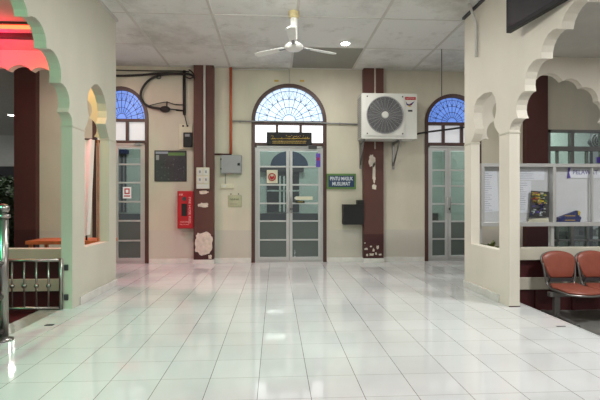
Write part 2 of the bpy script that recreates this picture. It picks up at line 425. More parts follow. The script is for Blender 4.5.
# ---- doors
def rpt(px, py, Y=7.6): return P(px, py, Y)
for d in DOORS:
    x0, zt = P(d['l'], d['top']); x1, zs = P(d['r'], d['sp'])
    fw = .062; cx = (x0 + x1) / 2
    D = holder('door_%d' % d['n'], (cx, 7.6, 0))
    # brown frame
    out = arch_hole(x0, x1, zs, zt, .0); inn = arch_hole(x0 + fw, x1 - fw, zs, zt - fw, .0)
    ring = out + inn[::-1]
    plate('door_frame', ring, [], 'xz', 7.585, 7.7, M['brown'], D)
    zb1a = zs; zb1b = P(d['l'], d['b1'])[1]
    z2a = P(d['l'], d['b2'])[1]; z2b = P(d['l'], d['b3'])[1]
    MB().box(x0 + fw, x1 - fw, 7.59, 7.69, zb1b, zb1a).build('transom_bar', M['brown'], D)
    MB().box(x0 + fw, x1 - fw, 7.59, 7.69, z2b, z2a).build('transom_bar', M['brown'], D)
    for mpx in d['mull']:
        mx = P(mpx, 130)[0]
        MB().box(mx - .022, mx + .022, 7.595, 7.685, z2a, zb1b).build('mullion', M['brown'], D)
    W = holder('window_%d' % d['n'], (cx, 7.6, zs))
    xs = [x0 + fw] + [P(m, 130)[0] for m in d['mull']] + [x1 - fw]
    for i in range(3):
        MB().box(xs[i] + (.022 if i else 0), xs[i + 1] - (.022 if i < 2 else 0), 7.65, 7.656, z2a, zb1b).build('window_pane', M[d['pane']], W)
    # fanlight pane and tracery
    R = (x1 - x0) / 2 - fw; H = zt - fw - zs
    fan = arch_hole(x0 + fw, x1 - fw, zs, zt - fw, zs - .001)[1:-1]
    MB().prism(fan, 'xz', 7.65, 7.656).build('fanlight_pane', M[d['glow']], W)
    tr = MB()
    nsp = 12
    for i in range(1, nsp):
        a = PI * i / nsp
        tr.tube([(cx + R * .2 * math.cos(a), 7.64, zs + H * .2 * math.sin(a)), (cx + R * math.cos(a), 7.64, zs + H * math.sin(a))], .0042, 6)
    for fr in (.2, .42, .66, .9):
        tr.tube([(cx + R * fr * math.cos(PI * i / 28), 7.64, zs + H * fr * math.sin(PI * i / 28)) for i in range(29)], .0042, 6)
    for i in range(nsp):   # zig-zag ring between spokes
        a0, a1 = PI * i / nsp, PI * (i + 1) / nsp; am = (a0 + a1) / 2
        tr.tube([(cx + R * .66 * math.cos(a0), 7.64, zs + H * .66 * math.sin(a0)), (cx + R * .9 * math.cos(am), 7.64, zs + H * .9 * math.sin(am)), (cx + R * .66 * math.cos(a1), 7.64, zs + H * .66 * math.sin(a1))], .004, 5)
    tr.build('fanlight_tracery', M['tracery'], W)
    # leaves
    ax0, ax1 = x0 + fw, x1 - fw; xsplit = P(d['split'], 200)[0]
    ztop = z2b - .005
    MB().box(ax0, ax0 + .03, 7.6, 7.68, 0, ztop).box(ax1 - .03, ax1, 7.6, 7.68, 0, ztop).box(ax0, ax1, 7.6, 7.68, ztop - .03, ztop).build('aluminium_frame', M['alu'], D)
    MB().box(ax0, ax1, 7.59, 7.7, 0, .018).build('door_sill', M['alu'], D)
    for (a, b) in ((ax0 + .032, xsplit - .003), (xsplit + .003, ax1 - .032)):
        st = .052
        g = MB().box(a, a + st, 7.615, 7.655, .022, ztop - .033).box(b - st, b, 7.615, 7.655, .022, ztop - .033)
        zr = [P(280, y)[1] for y in d['rails']]
        g.box(a + st, b - st, 7.615, 7.655, .022, .09).box(a + st, b - st, 7.615, 7.655, ztop - .085, ztop - .033)
        for z in zr: g.box(a + st, b - st, 7.618, 7.652, z - .014, z + .014)
        leaf = g.build('door_leaf', M['alu'], D, bevel=.002)
        edges = [ztop - .085] + zr + [.09]
        for i in range(6):
            frosted = i >= 4
            MB().box(a + st, b - st, 7.632, 7.638, edges[i + 1] + .014, edges[i] - .014).build('glass_pane', M['frost'] if frosted else M['glass'], leaf)
    if d['handle']:
        for s in (-1, 1):
            hx = xsplit + s * .03
            hz0, hz1 = P(290, 214)[1], P(290, 196)[1]
            MB().tube([(hx, 7.615, hz0 + .02), (hx, 7.575, hz0 + .02), (hx, 7.575, hz1 - .02), (hx, 7.615, hz1 - .02)], .009, 8).build('door_handle', M['steel'] if s > 0 else M['alu'], D)
        MB().box(xsplit + .012, xsplit + .05, 7.608, 7.615, P(290, 208)[1] - .04, P(290, 208)[1] + .0).build('door_lock', M['darkgrey'], D)
# door closer on middle door
t = thing('door_closer', 'grey hydraulic door closer at the top of the middle double door', 'door closer', (P(312, 147)[0], 7.6, P(312, 147)[1]))
wbox(308.5, 317, 145.6, 148.6, 7.565, 7.6).build('closer_body', M['darkgrey'], t, bevel=.004)
x, z = P(312, 146); MB().tube([(x, 7.56, z), (x - .09, 7.56, z + .005), (x - .02, 7.58, z + .02)], .006, 6).build('closer_arm', M['grey'], t)
t = thing('door_closer', 'thin door closer at the top of the left glass door', 'door closer', (P(135, 143)[0], 7.6, P(135, 143)[1]))
wbox(133.5, 139.5, 143.6, 145.2, 7.565, 7.6).build('closer_body', M['grey'], t, bevel=.004)
x, z = P(136, 144); MB().tube([(x, 7.56, z + .01), (x + .07, 7.56, z + .02), (x + .12, 7.58, z + .03)], .006, 6).build('closer_arm', M['darkgrey'], t)

# ---- interior behind the doors
struct(MB().box(-4.4, 4.45, 7.78, 11.2, -.06, 0).build('floor', M['interior_floor']))
struct(MB().box(-4.4, 4.45, 11.2, 11.3, 0, 3.4).build('wall_interior', M['teal']))
struct(MB().box(-4.4, 7.0, 7.78, 11.2, 3.4, 3.45).build('ceiling', M['ceil2']))
struct(MB().box(4.42, 4.45, 7.78, 11.2, 0, 3.4).build('wall_interior', M['teal']))
# inner doorway with a dark arched fanlight seen through the middle door
Yi = 11.2
D4 = holder('door_4', (P(289, 200, Yi)[0], Yi, 0))
xl, zt = P(270.5, 151, Yi); xr, zs = P(308, 166, Yi)
MB().prism(arch_hole(xl, xr, zs, zt, zs - .01)[1:-1], 'xz', Yi - .03, Yi - .002).build('dark_fanlight', M['navy'], D4)
wbox(260, 303.5, 168, 172, Yi - .16, Yi, Yp=Yi).build('door_head', M['darkgrey'], D4)
wbox(267, 299, 172, 212, Yi - .04, Yi, Yp=Yi).build('dark_opening', M['dark'], D4)
mb = MB()
for a, b in ((279, 281), (283, 285)): wbox(a, b, 175, 212, Yi - .06, Yi - .04, mb, Yi)
wbox(267, 299, 190, 191.5, Yi - .06, Yi - .04, mb, Yi)
mb.build('door_bars', M['teal'], D4)
wbox(266, 299, 172, 176, Yi - .07, Yi - .04, Yp=Yi).build('door_lintel', M['darkgrey'], D4)
struct(MB().box(-4.3, 4.3, Yi - .05, Yi, 0, .75).build('trim_30', M['darkgrey']))
# inner doorway behind the left door
D5 = holder('door_5', (P(122, 200, Yi)[0], Yi, 0))
wbox(110, 129, 150, 154, Yi - .16, Yi, Yp=Yi).build('door_head', M['blue'], D5)
wbox(112, 126.5, 154, 212, Yi - .04, Yi, Yp=Yi).build('dark_opening', M['dark'], D5)
mb = MB()
for a in (117, 120, 124): wbox(a, a + 1, 156, 212, Yi - .06, Yi - .04, mb, Yi)
mb.build('door_bars', M['grey'], D5)

# ---- aluminium windows of the right hand room
W4 = holder('window_4', (wx0, 7.6, wz0))
fr = MB(); fr.box(wx0, wx0 + .05, 7.6, 7.68, wz0, wz1).box(wx1 - .05, wx1, 7.6, 7.68, wz0, wz1).box(wx0, wx1, 7.6, 7.68, wz1 - .05, wz1).box(wx0, wx1, 7.6, 7.68, wz0, wz0 + .05)
za, zb = P(560, 146.4)[1], P(560, 150.8)[1]
fr.box(wx0, wx1, 7.59, 7.69, zb, za)
xm = [P(571, 140)[0], P(571, 140)[0] + .59, P(571, 140)[0] + 1.18]
for x in xm[:2]: fr.box(x, x + .06, 7.595, 7.685, wz0, wz1)
for x in (P(557.8, 0)[0], P(587.5, 0)[0], P(587.5, 0)[0] + .56): fr.box(x, x + .022, 7.605, 7.675, wz0, zb)
for z in (P(560, 200)[1], P(560, 240.5)[1]): fr.box(wx0, wx1, 7.605, 7.675, z - .015, z + .015)
fr.build('window_frame', M['frame'], W4)
MB().box(wx0 + .05, wx1 - .05, 7.64, 7.645, wz0 + .05, wz1 - .05).build('window_pane', M['glass'], W4)
struct(MB().box(4.45, 7.0, 7.78, 10, -.06, 0).build('floor', M['interior_floor']))
struct(MB().box(4.45, 7.6, 10, 10.1, 0, 3.4).build('wall_interior', M['teal']))
struct(MB().box(4.45, 7.5, 9.94, 10, 0, .7).build('trim_31', M['darkgrey']))
# things inside that room
t = thing('wall_fan', 'black wall fan with grey cage seen behind the top right window', 'fan', (X_(594, 8.4), 8.4, P(594, 142, 8.4)[1]))
x, z = P(595.5, 141.5, 8.4)
mb = MB()
for r in (.06, .11, .16): mb.tube([(x + r * math.cos(2 * PI * i / 24), 8.3, z + r * math.sin(2 * PI * i / 24)) for i in range(25)], .008, 6)
for i in range(10): mb.tube([(x, 8.28, z), (x + .16 * math.cos(PI * i / 5), 8.3, z + .16 * math.sin(PI * i / 5))], .004, 5)
mb.build('cage', M['grey'], t)
mb = MB()
for i in range(3):
    a = 2 * PI * i / 3 + .4
    mb.prism([(x + .02 * math.cos(a - .5), z + .02 * math.sin(a - .5)), (x + .14 * math.cos(a - .55), z + .14 * math.sin(a - .55)), (x + .15 * math.cos(a + .1), z + .15 * math.sin(a + .1)), (x + .14 * math.cos(a + .5), z + .14 * math.sin(a + .5)), (x + .02 * math.cos(a + .5), z + .02 * math.sin(a + .5))], 'xz', 8.33, 8.34)
mb.build('fan_blades', M['dark'], t)
MB().lathe([(.07, 8.36), (.09, 8.4), (.09, 8.5), (.05, 8.56)], (x, 0, z), 'y').build('motor', M['dark'], t)
MB().tube([(x, 8.5, z), (x, 8.52, z - .2), (x, 8.52, -.0)], .03, 10).build('stand_pole', M['dark'], t)
MB().lathe([(.2, 0), (.2, .02), (.06, .05), (.03, .08)], (x, 8.52, 0)).build('stand_base', M['dark'], t)
t = tag(wbox(596.8, 604, 157, 163, 7.625, 7.629).build('window_sticker', M['purple']), 'purple sticker on the pane above the notice board, at the right edge', 'sticker')
# shelves with pale stacks visible through the lower panes
for i, (px, w) in enumerate(((572, .45), (598, .45))):
    t = thing('storage_shelf', ['pale shelf of small items behind the lower panes under the board', 'second pale shelf of small items behind the lower panes, at the right edge'][i], 'shelf', (X_(px, 8.6), 8.6, 0))
    x = X_(px, 8.6); mb = MB()
    for z in (.1, .35, .6, .85): mb.box(x - w / 2, x + w / 2, 8.5, 8.8, z, z + .02)
    mb.box(x - w / 2, x - w / 2 + .02, 8.5, 8.8, 0, .87).box(x + w / 2 - .02, x + w / 2, 8.5, 8.8, 0, .87)
    mb.build('shelf_frame', M['grey'], t)
    for z in (.12, .37, .62):
        for q in range(4): 
            hh = random.uniform(.08, .18)
            MB().box(x - w / 2 + .03 + q * .11, x - w / 2 + .12 + q * .11, 8.55, 8.7, z, z + hh).build('stored_box', random.choice([M['white'], M['grey'], M['teal'], M['dark']]), t)

# ---- maroon pillars on the far wall
def pillar(l, r, top, gap=None, m='pillar', kk=0):
    yf = 7.48
    x0, zt = P(l, top, yf); x1, _ = P(r, top, yf); zt = min(zt, CZ - .001)
    mb = MB()
    if gap:
        g0, g1 = P(gap[0], 0, yf)[0], P(gap[1], 0, yf)[0]; zg = P(l, gap[2])[1]
        mb.box(x0, g0, yf, 7.6, 0, zt).box(g1, x1, yf, 7.6, 0, zt).box(g0, g1, yf, 7.6, 0, zg)
        mb.box(g0, g1, yf + .03, 7.6, zg, zt)
    else: mb.box(x0, x1, yf, 7.6, 0, zt)
    o = tag(mb.build('pillar', M[m]), *kk)
    MB().box(x0 - .012, x1 + .012, yf - .014, 7.584, 0, .075).build('skirting_tile', M['skirt'], o, bevel=.003)
    return o, x0, x1, yf
pA, a0, a1, YF = pillar(193.6, 213.6, 62, (203.2, 205.8, 172), 'pillar', ('maroon pillar with a large peeled patch low down, beside the red hose cabinet', 'pillar'))
pB, b0, b1, _ = pillar(363.7, 383.6, 66, (374.2, 376, 150), 'pillar', ('maroon pillar behind the outdoor air conditioner, chipped at its dark foot', 'pillar'))
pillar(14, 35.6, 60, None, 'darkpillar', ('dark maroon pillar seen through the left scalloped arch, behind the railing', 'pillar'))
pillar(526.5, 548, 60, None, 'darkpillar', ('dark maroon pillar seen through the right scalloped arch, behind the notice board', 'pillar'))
MB().box(P(203.4, 0, 7.5)[0], P(205.6, 0, 7.5)[0], 7.5, 7.512, P(204, 168)[1], P(204, 66)[1]).build('white_groove', M['peel'], pA)
MB().box(P(374.3, 0, 7.5)[0], P(375.9, 0, 7.5)[0], 7.5, 7.512, P(375, 150)[1], P(375, 70)[1]).build('white_groove', M['peel'], pB)
def blob(px, py, rx, ry, par, Yb, seed, n=22, jag=.18, m='peel'):
    rnd = random.Random(seed); x, z = P(px, py, Yb)
    pts = []
    for i in range(n):
        a = 2 * PI * i / n; q = 1 + rnd.uniform(-jag, jag)
        sx = abs(math.cos(a)) ** .6 * (1 if math.cos(a) > 0 else -1); sz = abs(math.sin(a)) ** .7 * (1 if math.sin(a) > 0 else -1)
        pts.append((x + rx / 56.6 * sx * q, z + ry / 56.6 * sz * q))
    return MB().prism(pts, 'xz', Yb - .002, Yb + .002).build('peeled_patch', M[m], par)
o = blob(203.8, 243.5, 8.4, 11, pA, YF, 1, 30, .1)
blob(203.6, 192.3, 4.3, 1.6, pA, YF, 2); blob(204, 205, 4.3, 2.2, pA, YF, 3); blob(199, 205.3, 1.2, 1.2, pA, YF, 4); blob(210, 257, 1.6, 2, pA, YF, 5)
blob(372, 161, 3, 6, pB, YF, 6, jag=.25); blob(374, 172, 1.6, 10, pB, YF, 7); blob(374.2, 187, 2.2, 2.6, pB, YF, 8)
for i, (a, b, c, d) in enumerate(((366, 249, 1.4, 1), (371, 246.5, 1, .8), (373.5, 250, 1, 1.6), (377.5, 247.5, 1.1, 2), (367, 255, 1, 1.1), (371.5, 254.6, 2.2, 1.2), (376, 253.5, .9, 1.3), (380, 254.5, 1.4, .9), (365, 243, .7, .7))):
    blob(a, b, c, d, pB, YF, 20 + i, 12, .3)

# ---- arcade walls
def arcade(side):
    if side == 'right':
        xf, xb = XR, XR + T; far = 5.34; s0, s1 = 4.49, 5.16; foot = 4.29; cap = 1.80; top = 2.33; sill = .56
        yc = 4.13 - 1.13; dz = -.0; cusps = [(1.13, 1.91), (1.01, 2.15), (.76, 2.38), (.49, 2.54), (.17, 2.62)]; near = 1.71
    else:
        xf, xb = XL, XL - T; far = 5.66; s0, s1 = 4.75, 5.43; foot = 4.47; cap = 1.85; top = 2.42; sill = .59
        yc = 4.38 - 1.13; cusps = [(1.13, 1.97), (.985, 2.22), (.73, 2.46), (.44, 2.62), (.15, 2.70)]; near = 2.03
    fw = foot - yc
    big = foil(yc, (fw, cap + .02), cusps, .34)
    lo = -.35
    big = [(yc - fw, lo)] + big + [(yc + fw, lo)]
    c = (s0 + s1) / 2; hw = (s1 - s0) / 2; H = top - cap
    half = [(hw, cap + .01), (hw * .86, cap + .05), (hw * .72, cap + .1), (hw * .655, cap + .16), (hw * .74, cap + .21), (hw * .80, cap + .28), (hw * .80, cap + .36), (hw * .70, cap + .44), (hw * .52, cap + .50), (hw * .3, cap + .535 * H / .55 + .0), (0, cap + H)]
    if side == 'left': half = [(hw, cap + .01), (hw * .9, cap + .05), (hw * .78, cap + .11), (hw * .67, cap + .17), (hw * .78, cap + .25), (hw * .80, cap + .33), (hw * .72, cap + .42), (hw * .54, cap + .50), (hw * .28, cap + .56), (0, cap + .585)]
    small = [(c - hw, sill)] + [(c - a, z) for a, z in half] + [(c + a, z) for a, z in reversed(half[:-1])] + [(c + hw, sill)]
    y_end = -1.0
    second = [( -0.6, lo), (-.6, cap + .02)]
    outline = [(yc - fw - .2, lo - 0)] 
    outline = [(y_end, lo), (y_end, CZ), (far, CZ), (far, 0 if False else lo), ]
    # the doorway sized arch cuts through the bottom of the outline
    outline = [(y_end, lo), (y_end, CZ), (far, CZ), (far, lo), (yc + fw, lo)] + list(reversed(big[1:-1])) + [(yc - fw, lo)]
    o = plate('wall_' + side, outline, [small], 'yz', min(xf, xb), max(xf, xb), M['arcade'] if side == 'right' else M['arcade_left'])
    struct(o)
    # thin capital lines
    sgn = 1 if side == 'left' else -1
    for a, b in ((foot, s0), (s1, far)):
        MB().box(min(xf + sgn * .006, xb - sgn * .006), max(xf + sgn * .006, xb - sgn * .006), a - .006, b + .006, cap - .014, cap + .004).build('capital_line', M['band'], o, bevel=.003)
    # skirting on low wall
    MB().box(min(xf, xf + sgn * .018), max(xf, xf + sgn * .018), s0 - (.12 if side == 'left' else .01), far, 0, .088).build('skirting_tile', M['skirt'], o, bevel=.004)
    MB().box(min(xf, xf + sgn * .03), max(xf, xf + sgn * .03), y_end, far, CZ - .03, CZ).build('cornice', M['darkgrey'] if side == 'right' else M['batten'], o)
    return o, yc
wR, ycR = arcade('right'); wL, ycL = arcade('left')
# dirt at the foot of the near right pier
t = MB().box(XR - .002, XR + T + .002, 4.288, 4.30, 0, .01).build('stained_foot', M['brown'], wR)

# ---- cross walls closing the aisles
cz = [(.70, 2.1), (.64, 2.36), (.43, 2.53), (.18, 2.61)]
def crosswall(side):
    if side == 'right':
        c, Y0, Y1, fo, cu, x_in, x_out = 3.46, 5.25, 5.34, (.925, 1.79), [(.79, 1.86)] + cz, XR + T, 7.0
        c2 = c + 2.0
    else:
        c, Y0, Y1, fo, cu, x_in, x_out = -3.16, 5.5, 5.6, (.985, 1.80), [(.90, 1.89), (.84, 2.12), (.76, 2.38), (.6, 2.55), (.385, 2.66), (.14, 2.70)], XL - T, -7.0
        c2 = c - 2.2
    lo, hi = .5, CZ
    def op(c): 
        p = foil(c, fo, cu, .26); return [(c - fo[0], lo)] + p + [(c + fo[0], lo)]
    arch1, arch2 = op(c), op(c2)
    a, b = sorted((x_in, x_out))
    lower = sorted([arch1, arch2], key=lambda q: q[0][0])
    outline = [(a, lo), (a, hi), (b, hi), (b, lo)] + list(reversed(lower[1])) + list(reversed(lower[0]))
    o = struct(plate('wall_cross_' + side, outline, [], 'xz', Y0, Y1, M['arcade']))
    # banded parapet
    p = holder('wall_parapet_' + side, ((a + b) / 2, Y0, -.35))
    MB().box(a, b, Y0 - .03, Y1, .345, .5).build('cap_beam', M['band'], p, bevel=.006)
    MB().box(a, b, Y0 + .03, Y1, .12, .345).build('recessed_panel', M['maroon'], p)
    MB().box(a, b, Y0 - .01, Y1, -.03, .12).build('middle_beam', M['band'], p, bevel=.006)
    MB().box(a, b, Y0 + .02, Y1, -.35, -.03).build('recessed_panel', M['maroon'], p)
    mb = MB()
    for i in range(9):
        x = a + .3 + i * (b - a - .6) / 8; mb.box(x - .02, x + .02, Y0 + .0, Y0 + .03, -.35, -.03)
    mb.build('rib', M['maroon'], p)
crosswall('right'); crosswall('left')
# dark beam + red neon over the left aisle
struct(MB().box(-7.0, XL - T - .005, 4.93, 5.0, 2.90, 2.95).build('trim_40', M['darkgrey']))
# outer dark side of the left aisle and the yard beyond
struct(MB().box(-7.1, -7.0, -4, 5.6, -.4, CZ).build('wall_outer_left', M['ceil2']))
struct(MB().box(-14, -4.45, 16, 16.1, -.3, 3.5).build('wall_yard', M['white']))
struct(MB().box(-14, -4.45, 15.9, 16, -.3, 2.3).build('trim_50', M['darkgrey']))
struct(MB().box(-4.46, -4.4, 11.2, 16, -.3, 3.5).build('wall_yard', M['white']))
for i, (x, y, h, w, lb) in enumerate(((-9.9, 14.3, 2.5, 1.2, 'dark bush in the yard far left, behind the maroon pillar'), (-7.2, 12.2, 1.7, .8, 'smaller dark bush in the yard far left, in front of the taller bush'), (-5.6, 8.9, 1.1, .45, 'green leafy shrub far left just outside, above the railing post'))):
    mb = MB(); rnd = random.Random(i)
    for q in range(1500):
        a = rnd.uniform(0, 2 * PI); hh = rnd.uniform(0.12, 1); r = w * math.sqrt(rnd.random()) * (1 - abs(hh - .5) * .9)
        cx, cy, cz_ = x + r * math.cos(a), y + r * math.sin(a), -.3 + hh * (h + .3)
        s = .11; v = [Vector((rnd.uniform(-s, s), rnd.uniform(-s, s), rnd.uniform(-s, s))) + Vector((cx, cy, cz_)) for _ in range(3)]
        mb.bm.faces.new([mb.bm.verts.new(p) for p in v])
    t = thing('shrub', lb, 'shrub', (x, y, -.3))
    mb.build('foliage', M['leaf'], t)
    MB().sphere((x, y, h * .42), w * .7, (1, 1, h * .4 / w / .7)).build('inner_foliage', M['leaf'], t)
    MB().tube([(x, y, -.3), (x + .03, y, h * .7)], .03, 8, r2=.01).build('stem', M['brown'], t)

# ================================================================= THINGS ON THE FAR WALL
def lab(name, label, cat, px, py, y=7.6, group=None):
    x, z = P(px, py); return thing(name, label, cat, (x, y, z), group)
# -- air conditioner
t = lab('air_conditioner', 'boxy white outdoor air conditioner unit bracketed high on the wall over a pillar', 'air conditioner', 388, 138)
YA = 7.12
def PA(px, py): return P(px, py, YA)
x0, z1 = PA(361.6, 93); x1, z0 = PA(417, 139)
cxn, czn = PA(384.8, 115.2); R = .308
circ = [(cxn + R * math.cos(2 * PI * i / 40), czn + R * math.sin(2 * PI * i / 40)) for i in range(40)]
plate('front_panel', [(x0, z0), (x0, z1), (x1, z1), (x1, z0)], [circ], 'xz', YA, YA + .02, M['white'], t)
MB().box(x0, x1, YA + .02, YA + .36, z1 - .012, z1).box(x0, x1, YA + .02, YA + .36, z0, z0 + .012).box(x0, x0 + .012, YA + .02, YA + .36, z0, z1).box(x1 - .012, x1, YA + .02, YA + .36, z0, z1).box(x0, x1, YA + .34, YA + .36, z0, z1).build('casing', M['white'], t, bevel=.004)
MB().box(x0 + .012, x1 - .012, YA + .2, YA + .21, z0 + .012, z1 - .012).build('inner_coil', M['darkgrey'], t)
mb = MB()
for zz in [z0 + .04 + i * .035 for i in range(20)]:
    if zz < z1 - .04: mb.box(x0 - .006, x0 + .0, YA + .04, YA + .33, zz, zz + .012)
mb.build('side_louvre', M['grey'], t)
px0, pz1 = cxn - .335, czn + .335
sq = plate('fan_surround', [(cxn - .335, czn - .345), (cxn - .335, czn + .345), (cxn + .335, czn + .345), (cxn + .335, czn - .345)], [circ], 'xz', YA - .014, YA, M['white'], t)
mb = MB()
for i in range(1, 19):
    r = R * i / 18.5; mb.tube([(cxn + r * math.cos(2 * PI * q / 32), YA - .018, czn + r * math.sin(2 * PI * q / 32)) for q in range(33)], .0035, 5, False)
for i in range(24):
    a = 2 * PI * i / 24; mb.tube([(cxn + .03 * math.cos(a), YA - .015, czn + .03 * math.sin(a)), (cxn + R * math.cos(a), YA - .015, czn + R * math.sin(a))], .0035, 5)
mb.tube([(cxn + R * math.cos(2 * PI * q / 40), YA - .02, czn + R * math.sin(2 * PI * q / 40)) for q in range(41)], .009, 6, False)
g = mb.build('fan_grille', M['grey'], t)
MB().lathe([(.058, YA - .008), (.058, YA - .028), (.045, YA - .036)], (cxn, 0, czn), 'y').build('grille_hub', M['white'], g)
mb = MB()
for i in range(3):
    a = 2 * PI * i / 3
    mb.prism([(cxn + .05 * math.cos(a), czn + .05 * math.sin(a)), (cxn + .26 * math.cos(a - .3), czn + .26 * math.sin(a - .3)), (cxn + .29 * math.cos(a + .2), czn + .29 * math.sin(a + .2)), (cxn + .26 * math.cos(a + .7), czn + .26 * math.sin(a + .7)), (cxn + .05 * math.cos(a + .9), czn + .05 * math.sin(a + .9))], 'xz', YA + .08, YA + .095)
mb.build('fan_blades', M['darkgrey'], t)
for sx in (-1, 1):
    for sz in (-1, 1): MB().lathe([(.012, YA - .02), (.012, YA - .013)], (cxn + sx * .3, 0, czn + sz * .31), 'y', 10).build('screw', M['dark'], t)
bx0, bz1 = PA(405.2, 96.9); bx1, bz0 = PA(415.6, 100)
lg = MB().box(bx0, bx1, YA - .003, YA, bz0, bz1).build('red_badge', M['red'], t)
text('badge_lettering', 'NATIONAL', M['redtxt'], .035, lg, ((bx0 + bx1) / 2, YA - .004, (bz0 + bz1) / 2), (bx1 - bx0) * .85)
lg = MB()
mk = lambda L: [PA(*p) for p in L]
w1 = MB().prism(mk([(406, 101.5), (406.4, 104.6), (408.6, 106.3), (411.6, 105.2), (414.6, 101.2), (411.5, 103), (409.2, 104.3), (407.4, 103.8)]), 'xz', YA - .003, YA).build('bird_emblem', M['blue'], t)
MB().prism(mk([(407.2, 105.3), (409, 107), (411.6, 106.6), (409.5, 105.9)]), 'xz', YA - .0045, YA - .003).build('emblem_tail', M['yellow'], w1)
MB().prism(mk([(409, 104.4), (411.6, 103.6), (410.6, 105.1)]), 'xz', YA - .0045, YA - .003).build('emblem_wing', M['red'], w1)
a, b = PA(408, 110); c, d_ = PA(412.4, 111.7)
MB().box(a, c, YA - .003, YA, d_, b).build('model_plate', M['darkgrey'], t)
for bp in (364.5, 401):
    xk, _ = PA(bp, 150); zt_ = z0 - .002
    mb = MB()
    mb.box(xk - .018, xk + .018, YA + .03, 7.6 if bp > 400 else 7.48, zt_ - .035, zt_)
    yw = 7.6 if bp > 400 else 7.48
    mb.box(xk - .018, xk + .018, yw - .03, yw, zt_ - .48, zt_)
    mb.tube([(xk, YA + .08, zt_ - .03), (xk, yw - .01, zt_ - .42)], .014, 6)
    mb.build('wall_bracket', M['frame'], t)
# -- conduits
def cable(name, pts, r, m, label, cat, n=8, group=None):
    return tag(MB().tube(pts, r, n).build(name, m), label, cat, group)
def W3(px, py, y=7.57): x, z = P(px, py, y); return (x, y, z)
t = cable('conduit_pipe', [W3(232.5, 121), W3(300, 122, 7.56), W3(359, 124.3, 7.57)], .013, M['grey'], 'thin grey conduit crossing the middle arched doorway to the air conditioner', 'pipe')
for p in (240, 340): x, y_, z = W3(p, 121.4 if p < 300 else 123.6); MB().box(x - .01, x + .01, 7.57, 7.6, z - .02, z + .02).build('pipe_clip', M['grey'], t)
cable('conduit_pipe', [W3(233, 69.2), W3(288, 69.6)], .012, M['white'], 'white conduit running under the ceiling right of the orange pipe', 'pipe')
cable('conduit_pipe', [W3(230.8, 65.5, 7.56), W3(230.8, 154, 7.56)], .024, M['orange'], 'orange vertical pipe beside the peeled maroon pillar', 'pipe', 10)
cable('conduit_pipe', [W3(214, 154.2, 7.57), W3(231.6, 154.4, 7.57)], .014, M['maroon'], 'short dark horizontal pipe joining the pillar to the foot of the orange pipe', 'pipe')
cable('power_cable', [W3(416, 134, 7.45), W3(430, 131.6, 7.55), W3(450, 129.2, 7.56), W3(464, 127.2, 7.56), W3(484, 126, 7.57)], .017, M['cable'], 'black insulated pipe from the air conditioner across the right arched door', 'cable')
# -- hanging rod from the ceiling on right
cable('hanging_rod', [(P(441.7, 95, 6.48)[0], 6.48, P(441.7, 96, 6.48)[1]), (P(441.7, 95, 6.48)[0], 6.48, CZ)], .006, M['darkgrey'], 'thin dark rod hanging from the ceiling above the right arched door', 'rod')
cable('thin_wire', [W3(289.5, 70, 7.59), W3(289.5, 83, 7.59)], .003, M['grey'], 'thin vertical wire above the middle arch', 'wire')
for i, px in enumerate((276.5, 302)):
    tag(wbox(px - 2.2, px + 2.2, 79.8, 81.8, 7.594, 7.6).build('number_tag', M['gold']), ['small yellow tag above the middle arch, left of the thin wire', 'small yellow tag above the middle arch, right of the thin wire'][i], 'tag')
# -- black cable bracket at upper left
t = lab('cable_bracket', 'black wall-mounted cable arm and pole beside the left arched door', 'bracket', 184, 115)
MB().tube([W3(184.3, 70.5), W3(184.3, 115)], .026, 8).build('pole', M['cable'], t)
for yy in (105, 111):
    MB().tube([W3(184.3, yy), W3(176, yy - .6)], .008, 6).build('arm', M['cable'], t)
def spline(pts, n=8):
    out = []
    P_ = [Vector(pts[0])] + [Vector(p) for p in pts] + [Vector(pts[-1])]
    for i in range(1, len(P_) - 2):
        for k_ in range(n):
            s = k_ / n; a, b, c, d = P_[i - 1:i + 3]
            out.append(.5 * ((2 * b) + (c - a) * s + (2 * a - 5 * b + 4 * c - d) * s * s + (3 * b - 3 * c + d - a) * s ** 3))
    out.append(P_[-2]); return out
cable('power_cable', spline([W3(96, 74), W3(118, 75.7), W3(140, 75), W3(160, 73.5), W3(178, 73.5), W3(190, 74.5, 7.52), W3(194.5, 78, 7.45)]), .02, M['cable'], 'thick black cable along the wall above the left arched door, the lower straight run', 'cable')
cable('power_cable', spline([W3(96, 68.8), W3(118, 70.2), W3(150, 70.8), W3(178, 71), W3(189, 71.8, 7.52)]), .011, M['cable'], 'thin black cable just under the ceiling, above the thick cable', 'cable')
cable('power_cable', spline([W3(184, 74, 7.54), W3(168, 74, 7.54), W3(157, 76, 7.54), W3(147, 82, 7.54), W3(141, 92, 7.54), W3(142, 101, 7.54), W3(149, 106.5, 7.54), W3(160, 108.6, 7.54)]), .021, M['cable'], 'thick black cable looping down in a half circle to the splice box', 'cable')
cable('power_cable', spline([W3(157, 76, 7.52), W3(157.5, 78.5, 7.52), W3(160.5, 78, 7.52), W3(160.5, 75, 7.52)]), .009, M['cable'], 'small black cable curl hanging from the top of the big loop', 'cable')
cable('power_cable', spline([W3(148, 106, 7.55), W3(160, 103, 7.55), W3(167, 102.2, 7.55), W3(175, 104.4, 7.55), W3(183, 104.8, 7.55)]), .008, M['cable'], 'thin black wire running above the splice box to the pole', 'cable')
cable('power_cable', spline([W3(169, 109, 7.55), W3(176, 109.5, 7.55), W3(183, 110.5, 7.55)]), .01, M['cable'], 'short black cable from the splice box to the pole', 'cable')
cable('power_cable', spline([W3(189, 70, 7.54), W3(192, 72, 7.47), W3(194, 76, 7.46), W3(190, 78.5, 7.5), W3(185, 76.5, 7.54)]), .012, M['cable'], 'black cable loop at the top of the pole against the maroon pillar', 'cable')
